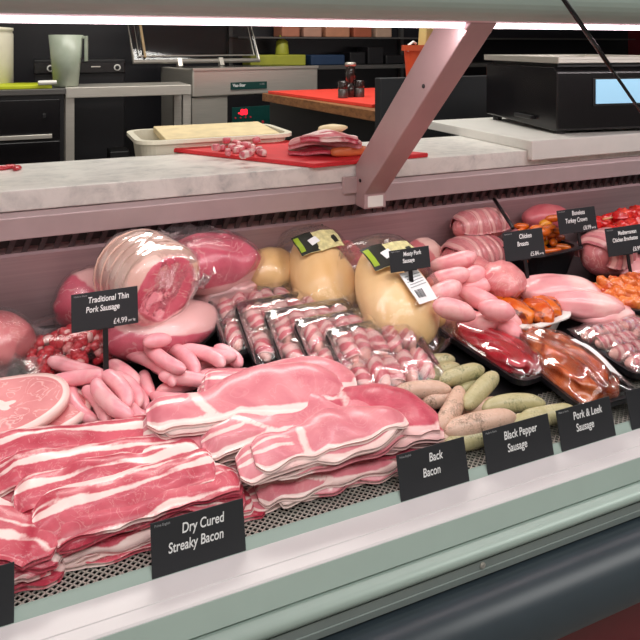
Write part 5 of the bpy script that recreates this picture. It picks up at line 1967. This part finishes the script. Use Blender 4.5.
# ================================================================== piles of rashers
def pile(kind, ends, h, n, W, thick, mat, where, group, seed, jit=0.006, top_jit=0.0, k=0.9, rot_jit=0.03, shift=(0, 0), len_jit=0.01, wav=0.0014, nw=13, ns=44, lean=0.0, over=0):
    a = at_deck(ends[0][0], ends[0][1], h)[:2]; b = at_deck(ends[1][0], ends[1][1], h)[:2]
    global HM
    keep = HM.copy()
    HM[:] = (deck(_yy) + np.clip(_yy - (a[1] + b[1]) / 2, -0.06, 0.08) * lean * 2.0 + lean * 0.04)[None, :]
    np.maximum(HM, deck(_yy)[None, :], out=HM)
    rg = np.random.default_rng(seed)
    d = (b - a) / np.linalg.norm(b - a); nrm = np.array([-d[1], d[0]])
    for i in range(n):
        last = i == n - 1
        f = 0.0 if last else 1.0
        off = nrm * rg.normal(0, jit) * f + d * rg.normal(0, len_jit) * f + np.array(shift) * (n - 1 - i)
        t_ = rg.normal(0, rot_jit) * f
        a2 = a + off - nrm * t_ * 0.1; b2 = b + off + nrm * t_ * 0.1
        lbl = ('topmost rasher of ' if last else ORD[n - 1 - i] + ' rasher down in ') + where
        if over and i == n - over:
            np.maximum(HM, np.minimum(keep, (deck(_yy) + 0.050)[None, :]), out=HM)
        ov = over and i >= n - over
        ob = rasher(kind, None, W * (1 + rg.normal(0, 0.03) * f), thick, mat, lbl, group, seed * 40 + i, xy=(a2, b2), k=0.55 if ov else k, droop=0.10 if ov else 0.05, nb=12 if ov else 3, wav=wav, ns=ns, nw=nw, flip=(i < n * 0.55 and (i * 7 + seed) % 3 > 0))
    np.maximum(HM, keep, out=HM)
    LOG.append((where, 'guess', h, 'got', round(float(ob.location.z - deck(ob.location.y)), 3)))


BB = 'back bacon rashers'
SB = 'streaky bacon rashers'
# back bacon, rear to front
pile('back', ((280, 398), (441, 416)), 0.062, 11, 0.128, 0.0042, M['back_deep'], 'the back bacon pile nearest the speckled sausages', BB, 11, jit=0.005, lean=0.10)
pile('back', ((205, 376), (356, 371)), 0.070, 12, 0.115, 0.0042, M['back'], 'the rear back bacon pile by the film trays', BB, 12, jit=0.005, lean=0.12)
pile('back', ((146, 403), (342, 374)), 0.085, 14, 0.130, 0.0042, M['back'], 'the back bacon pile beside the thin sausages', BB, 13, jit=0.006, lean=0.14)
pile('back', ((200, 424), (374, 396)), 0.072, 12, 0.098, 0.0042, M['back'], 'the middle back bacon pile', BB, 14, jit=0.005, lean=0.10)
pile('back', ((256, 473), (410, 435)), 0.046, 9, 0.088, 0.0042, M['back'], 'the front back bacon pile behind its ticket', BB, 15, jit=0.005, lean=0.05, over=5)

# streaky bacon
pile('streaky', ((72, 566), (258, 516)), 0.010, 2, 0.058, 0.0042, M['streaky'], 'the flat pair on the mesh behind the Dry Cured ticket', SB, 21, jit=0.004)
pile('streaky', ((-30, 452), (182, 424)), 0.050, 9, 0.070, 0.0044, M['streaky'], 'the rearmost streaky bacon stack by the gammon', SB, 22, lean=0.12)
pile('streaky', ((-8, 476), (200, 440)), 0.050, 9, 0.066, 0.0044, M['streaky'], 'the second streaky bacon stack from the gammon', SB, 23, lean=0.12)
pile('streaky', ((14, 494), (200, 450)), 0.050, 9, 0.064, 0.0044, M['streaky'], 'the middle streaky bacon stack', SB, 24, lean=0.10)
pile('streaky', ((32, 513), (214, 464)), 0.050, 9, 0.064, 0.0044, M['streaky'], 'the streaky bacon stack second from the front', SB, 25, lean=0.10)
pile('streaky', ((52, 524), (240, 475)), 0.042, 8, 0.060, 0.0044, M['streaky'], 'the foremost streaky bacon stack above the Dry Cured ticket', SB, 26, lean=0.06)
YFRONT[0] = 0.880
pile('streaky', ((-75, 545), (58, 570)), 0.030, 7, 0.085, 0.0044, M['streaky'], 'the streaky bacon stack at the lower left corner', SB, 27, lean=0.05)


# ================================================================== tickets
def to_mesh_text(o):
    dg = bpy.context.evaluated_depsgraph_get()
    me = bpy.data.meshes.new_from_object(o.evaluated_get(dg))
    n = bpy.data.objects.new(o.name, me)
    n.parent = o.parent; n.location = o.location; n.rotation_euler = o.rotation_euler; n.scale = o.scale
    nm = o.name
    COL.objects.link(n)
    bpy.data.objects.remove(o)
    return n


def ticket(label, loc, w, h, lean, yaw, lines, price=None, small=None, roll=0.0, stem=None, size=0.0168, price_size=0.0105, pdx=0.0, bar=False):
    """loc: middle of the lower edge; the card leans back by lean"""
    rot = Euler((math.pi / 2 - lean, 0, yaw), 'XYZ').to_matrix() @ Euler((0, 0, roll), 'XYZ').to_matrix()
    e = rot.to_euler('XYZ')
    card = MB().box((0, h / 2, 0), (w, h, 0.0012)).build('price_ticket', M['charcoal'], None, bevel=0.0005)
    card.location = tuple(loc); card.rotation_euler = e
    tag(card, label, 'ticket')
    y = h * (0.60 if not price else 0.66)
    for k, ln in enumerate(lines):
        lettering('lettering', ln, size, M['text'], card, (0.006 * (k == 0) - 0.004 * (k == 1) + pdx, y + (0.5 - k) * size * 1.12, 0.0009), (0, 0, 0), 'CENTER', xs=0.76, bold=0.0002, shear=0.12, ext=0.00015)
    if price:
        lettering('price', price.split(' ')[0], price_size * 1.15, M['text'], card, (w * 0.33, h * 0.14, 0.0009), (0, 0, 0), 'RIGHT', xs=0.82, ext=0.00015)
        lettering('price_unit', 'per kg', price_size * 0.5, M['text'], card, (w * 0.345, h * 0.12, 0.0009), (0, 0, 0), 'LEFT', xs=0.85, ext=0.00015)
    if small:
        lettering('small_print', small, 0.0042, M['text_dim'], card, (-w * 0.46, h * 0.925, 0.0009), (0, 0, 0), 'LEFT', xs=0.9, ext=0.00015)
    if bar:
        MB().box((0.0, h * 0.06, 0.001), (w * 0.26, 0.003, 0.0006)).build('small_print_bar', M['text_dim'], card)
    if stem:
        s = MB(); s.box((stem[1] if len(stem) > 1 else 0, -stem[0] / 2 + 0.004, -0.003), (0.009, stem[0], 0.004)); s.box((stem[1] if len(stem) > 1 else 0, 0.004, -0.0022), (0.03, 0.012, 0.0045))
        s.build('ticket_stem', M['black'], card, bevel=0.0008)
    return card


ZL = C - 0.6815
def ledge_ticket(label, pxa, pxb, lines, small):
    def xl(px):
        u = (px - 320) / F
        return 0.858 * (SY + CY * u) / (CY - SY * u)
    a, b = xl(pxa), xl(pxb)
    return ticket(label, ((a + b) / 2, 0.858, ZL), b - a, 0.063, math.radians(14), 0, lines, small=small)


ledge_ticket('black ticket partly cut off at the lower left corner', -84, 14, [], None)
ledge_ticket('black Dry Cured Streaky Bacon ticket standing on the white ledge', 152, 246, ['Dry Cured', 'Streaky Bacon'], 'Prime English')
ledge_ticket('black Back Bacon ticket standing on the white ledge', 401, 469.5, ['Back', 'Bacon'], 'Prime English')
ledge_ticket('black Black Pepper Sausage ticket standing on the white ledge', 488, 554, ['Black Pepper', 'Sausage'], 'Made in Store')
ledge_ticket('black Pork and Leek Sausage ticket standing on the white ledge', 562, 616, ['Pork & Leek', 'Sausage'], 'Made in Store')
ledge_ticket('black ticket cut off by the right edge of the photo', 632, 690, [], None)


def stem_ticket(label, px0, px1, pyb, Y, hpx, lines, price, small, lean=0.15, roll=0.0, stem=0.05, size=None, yaw=0.0, bar=False, sdx=0.0):
    a, b = at_y(px0, pyb, Y), at_y(px1, pyb, Y)
    m = at_y((px0 + px1) / 2, pyb, Y)
    w = abs(b[0] - a[0])
    t_ = m[1] / ray((px0 + px1) / 2, pyb)[1]
    h = hpx * t_ / F
    return ticket(label, m, w, h, lean, yaw, lines, price, small, roll, (stem, sdx), size or w * 0.105, w * 0.10, bar=bar)


def food_gap(px, pyb, Y):
    m = at_y(px, pyb, Y)
    return m[2] - height(m[0], m[1], 0.012)


for args in (
    ('black Traditional Thin Pork Sausage ticket on a stem', 72, 139, 328, 1.205, 36, ['Traditional Thin', 'Pork Sausage'], '£4.99 per kg', 'Made in Store', 0.2),
    ('black Meaty Pork Sausage ticket behind the bagged chicken', 391, 431, 270, 1.185, 21, ['Meaty Pork', 'Sausage'], None, 'Made in Store', 0.2),
    ('black Chicken Breasts ticket in front of the black bowl', 506, 546, 259, 1.235, 28, ['Chicken', 'Breasts'], '£5.84 per kg', 'Farm Assured', 0.2),
    ('black Boneless Turkey Crown ticket against the ham', 560, 598, 232, 1.33, 23, ['Boneless', 'Turkey Crown'], '£8.99 per kg', 'Farm Assured', 0.2),
    ('black Mediterranean Chicken Brochettes ticket at the right edge', 609, 648, 254, 1.235, 27, ['Mediterranean', 'Chicken Brochettes'], '£8.99 per kg', 'Made in Store', 0.2),
):
    label, p0_, p1_, pb_, Y_, hp_, ln_, pr_, sm_, le_ = args
    g_ = food_gap((p0_ + p1_) / 2, pb_, Y_)
    stem_ticket(label, p0_, p1_, pb_, Y_, hp_, ln_, pr_, sm_, le_, stem=max(0.02, g_ + 0.012), size=abs(at_y(p1_, pb_, Y_)[0] - at_y(p0_, pb_, Y_)[0]) * (0.125 if len(ln_[1]) < 15 else 0.105))
# slanting black ticket arm
p0_ = at_y(494, 199, 1.50); p1_ = at_y(513, 228, 1.36)
s = MB(); s.tube([p0_, p1_], 0.005, 8)
o = s.build('ticket_arm', M['black'], None, smooth=True)
tag(o, 'slanting black plastic arm reaching from the back wall to the black bowl', 'ticket holder')

# ================================================================== meat on the red chopping board
stB = ZM + 0.0125
rgb = np.random.default_rng(3)
dice_spots = [(222, 148), (228, 152), (236, 150), (243, 155), (250, 152), (236, 143), (246, 145), (258, 150), (232, 147), (240, 148), (252, 147), (262, 153), (216, 151), (226, 144), (256, 143), (246, 158)]
base_lab = 'little cube of diced bacon on the red board'
for k, (px, py) in enumerate(dice_spots):
    p = at_z(px, py + 3, stB)
    s = 0.011
    V, Fc, V0 = lump(s * rgb.uniform(0.8, 1.6), s * rgb.uniform(0.7, 1.1), s * 0.8, 12, 9, seed=900 + k, amp=0.15, ex=0.65, ez=0.65)
    o = add_part('diced_bacon', V, Fc, M['wrap'], None, np.clip(0.35 + 0.6 * np.sin(V0[:, 0] * 3 + k), 0, 1))
    o.location = (p[0], p[1], stB + s * 0.72 + (0.010 if k > 11 else 0)); o.rotation_euler = (0, 0, rgb.uniform(0, 3))
    tag(o, 'small cube of diced bacon in the loose heap on the red board', 'diced bacon', 'diced bacon on the red board')
for k, (px, py) in enumerate(((1, 170), (9, 169), (17, 170))):
    p = at_z(px, py, ZM)
    V, Fc, V0 = lump(0.018, 0.010, 0.006, 14, 9, seed=950 + k, amp=0.18)
    o = add_part('meat_scrap', V, Fc, M['diced'], None, np.clip(0.2 + 0.3 * V0[:, 0], 0, 1))
    o.location = (p[0], p[1], ZM + 0.005); o.rotation_euler = (0, 0, k * 0.7)
    tag(o, ['red meat scrap on the marble at the far left edge', 'red meat scrap on the marble between two others', 'red meat scrap on the marble nearest the drawer unit side'][k], 'meat scrap', 'meat scraps on the marble')


def board_strip(p0, p1, W, thick, mat, label, seed, z0, arch=0.01, fat=None, cat='bacon', name='bacon_rasher'):
    a, b = at_z(p0[0], p0[1], z0)[:2], at_z(p1[0], p1[1], z0)[:2]
    L = np.linalg.norm(b - a); d = (b - a) / L; n_ = np.array([-d[1], d[0]])
    ns, nw = 34, 11
    s = np.linspace(0, 1, ns)[:, None] * np.ones((1, nw)); w = np.linspace(0, 1, nw)[None, :] * np.ones((ns, 1))
    half = W / 2 * np.clip(np.minimum(s, 1 - s) * 14 + 0.5, 0, 1) * (1 + 0.1 * np.sin(8 * s + seed))
    off = (2 * w - 1) * half + 0.012 * np.sin(5 * s + seed)
    X = a[0] + d[0] * s * L + n_[0] * off; Y = a[1] + d[1] * s * L + n_[1] * off
    Z = z0 + thick + arch * np.sin(math.pi * s) * (0.5 + 0.5 * w) + 0.003 * np.sin(9 * s + 3 * w + seed)
    top = np.stack([X, Y, Z], -1).reshape(-1, 3); bot = top.copy(); bot[:, 2] -= thick
    bot[:, 2] = np.maximum(bot[:, 2], z0)
    c = top.mean(0)
    F_ = streaky_field(s, w, seed, BANDS[seed % 4])
    o = mesh(name, np.concatenate([top, bot]) - c, slab_faces(ns, nw), mat, None, True, attrs={'fat': np.concatenate([F_.reshape(-1)] * 2)}, loc=tuple(c))
    tag(o, label, cat)


board_strip((288, 153), (345, 153), 0.10, 0.010, M['streaky'], 'crumpled bacon trimming at the front of the red board heap', 2, stB, 0.012)
board_strip((290, 146), (362, 147), 0.10, 0.012, M['turkey_wrap'], 'pale bacon trimming lying across the red board heap', 5, stB + 0.018, 0.020)
board_strip((300, 142), (358, 142), 0.07, 0.012, M['streaky'], 'bacon trimming topmost on the red board heap', 7, stB + 0.036, 0.014)
p = at_z(342, 153, stB)
V, Fc, V0 = lump(0.055, 0.018, 0.013, 26, 14, seed=970, amp=0.06, ex=0.7, ez=0.6)
o = add_part('bacon_rind', V, Fc, plain('orange rind', (206, 110, 62), 0.4, coat=0.4), None)
o.location = (p[0], p[1] - 0.045, stB + 0.012); o.rotation_euler = (0, 0, 0.15)
tag(o, 'orange smoked bacon rind block at the front of the red board heap', 'bacon rind')
p = at_z(332, 133, stB + 0.05)
V, Fc, V0 = lump(0.045, 0.02, 0.012, 20, 12, seed=975, amp=0.1)
o = add_part('fat_trimming', V, Fc, plain('cream fat', (226, 204, 160), 0.45), None)
o.location = (p[0], p[1], stB + 0.062)
tag(o, 'cream coloured fat trimming behind the bacon heap', 'fat trimming')

# all lettering becomes plain mesh
for o in [q for q in scn.objects if q.type == 'FONT']:
    to_mesh_text(o)
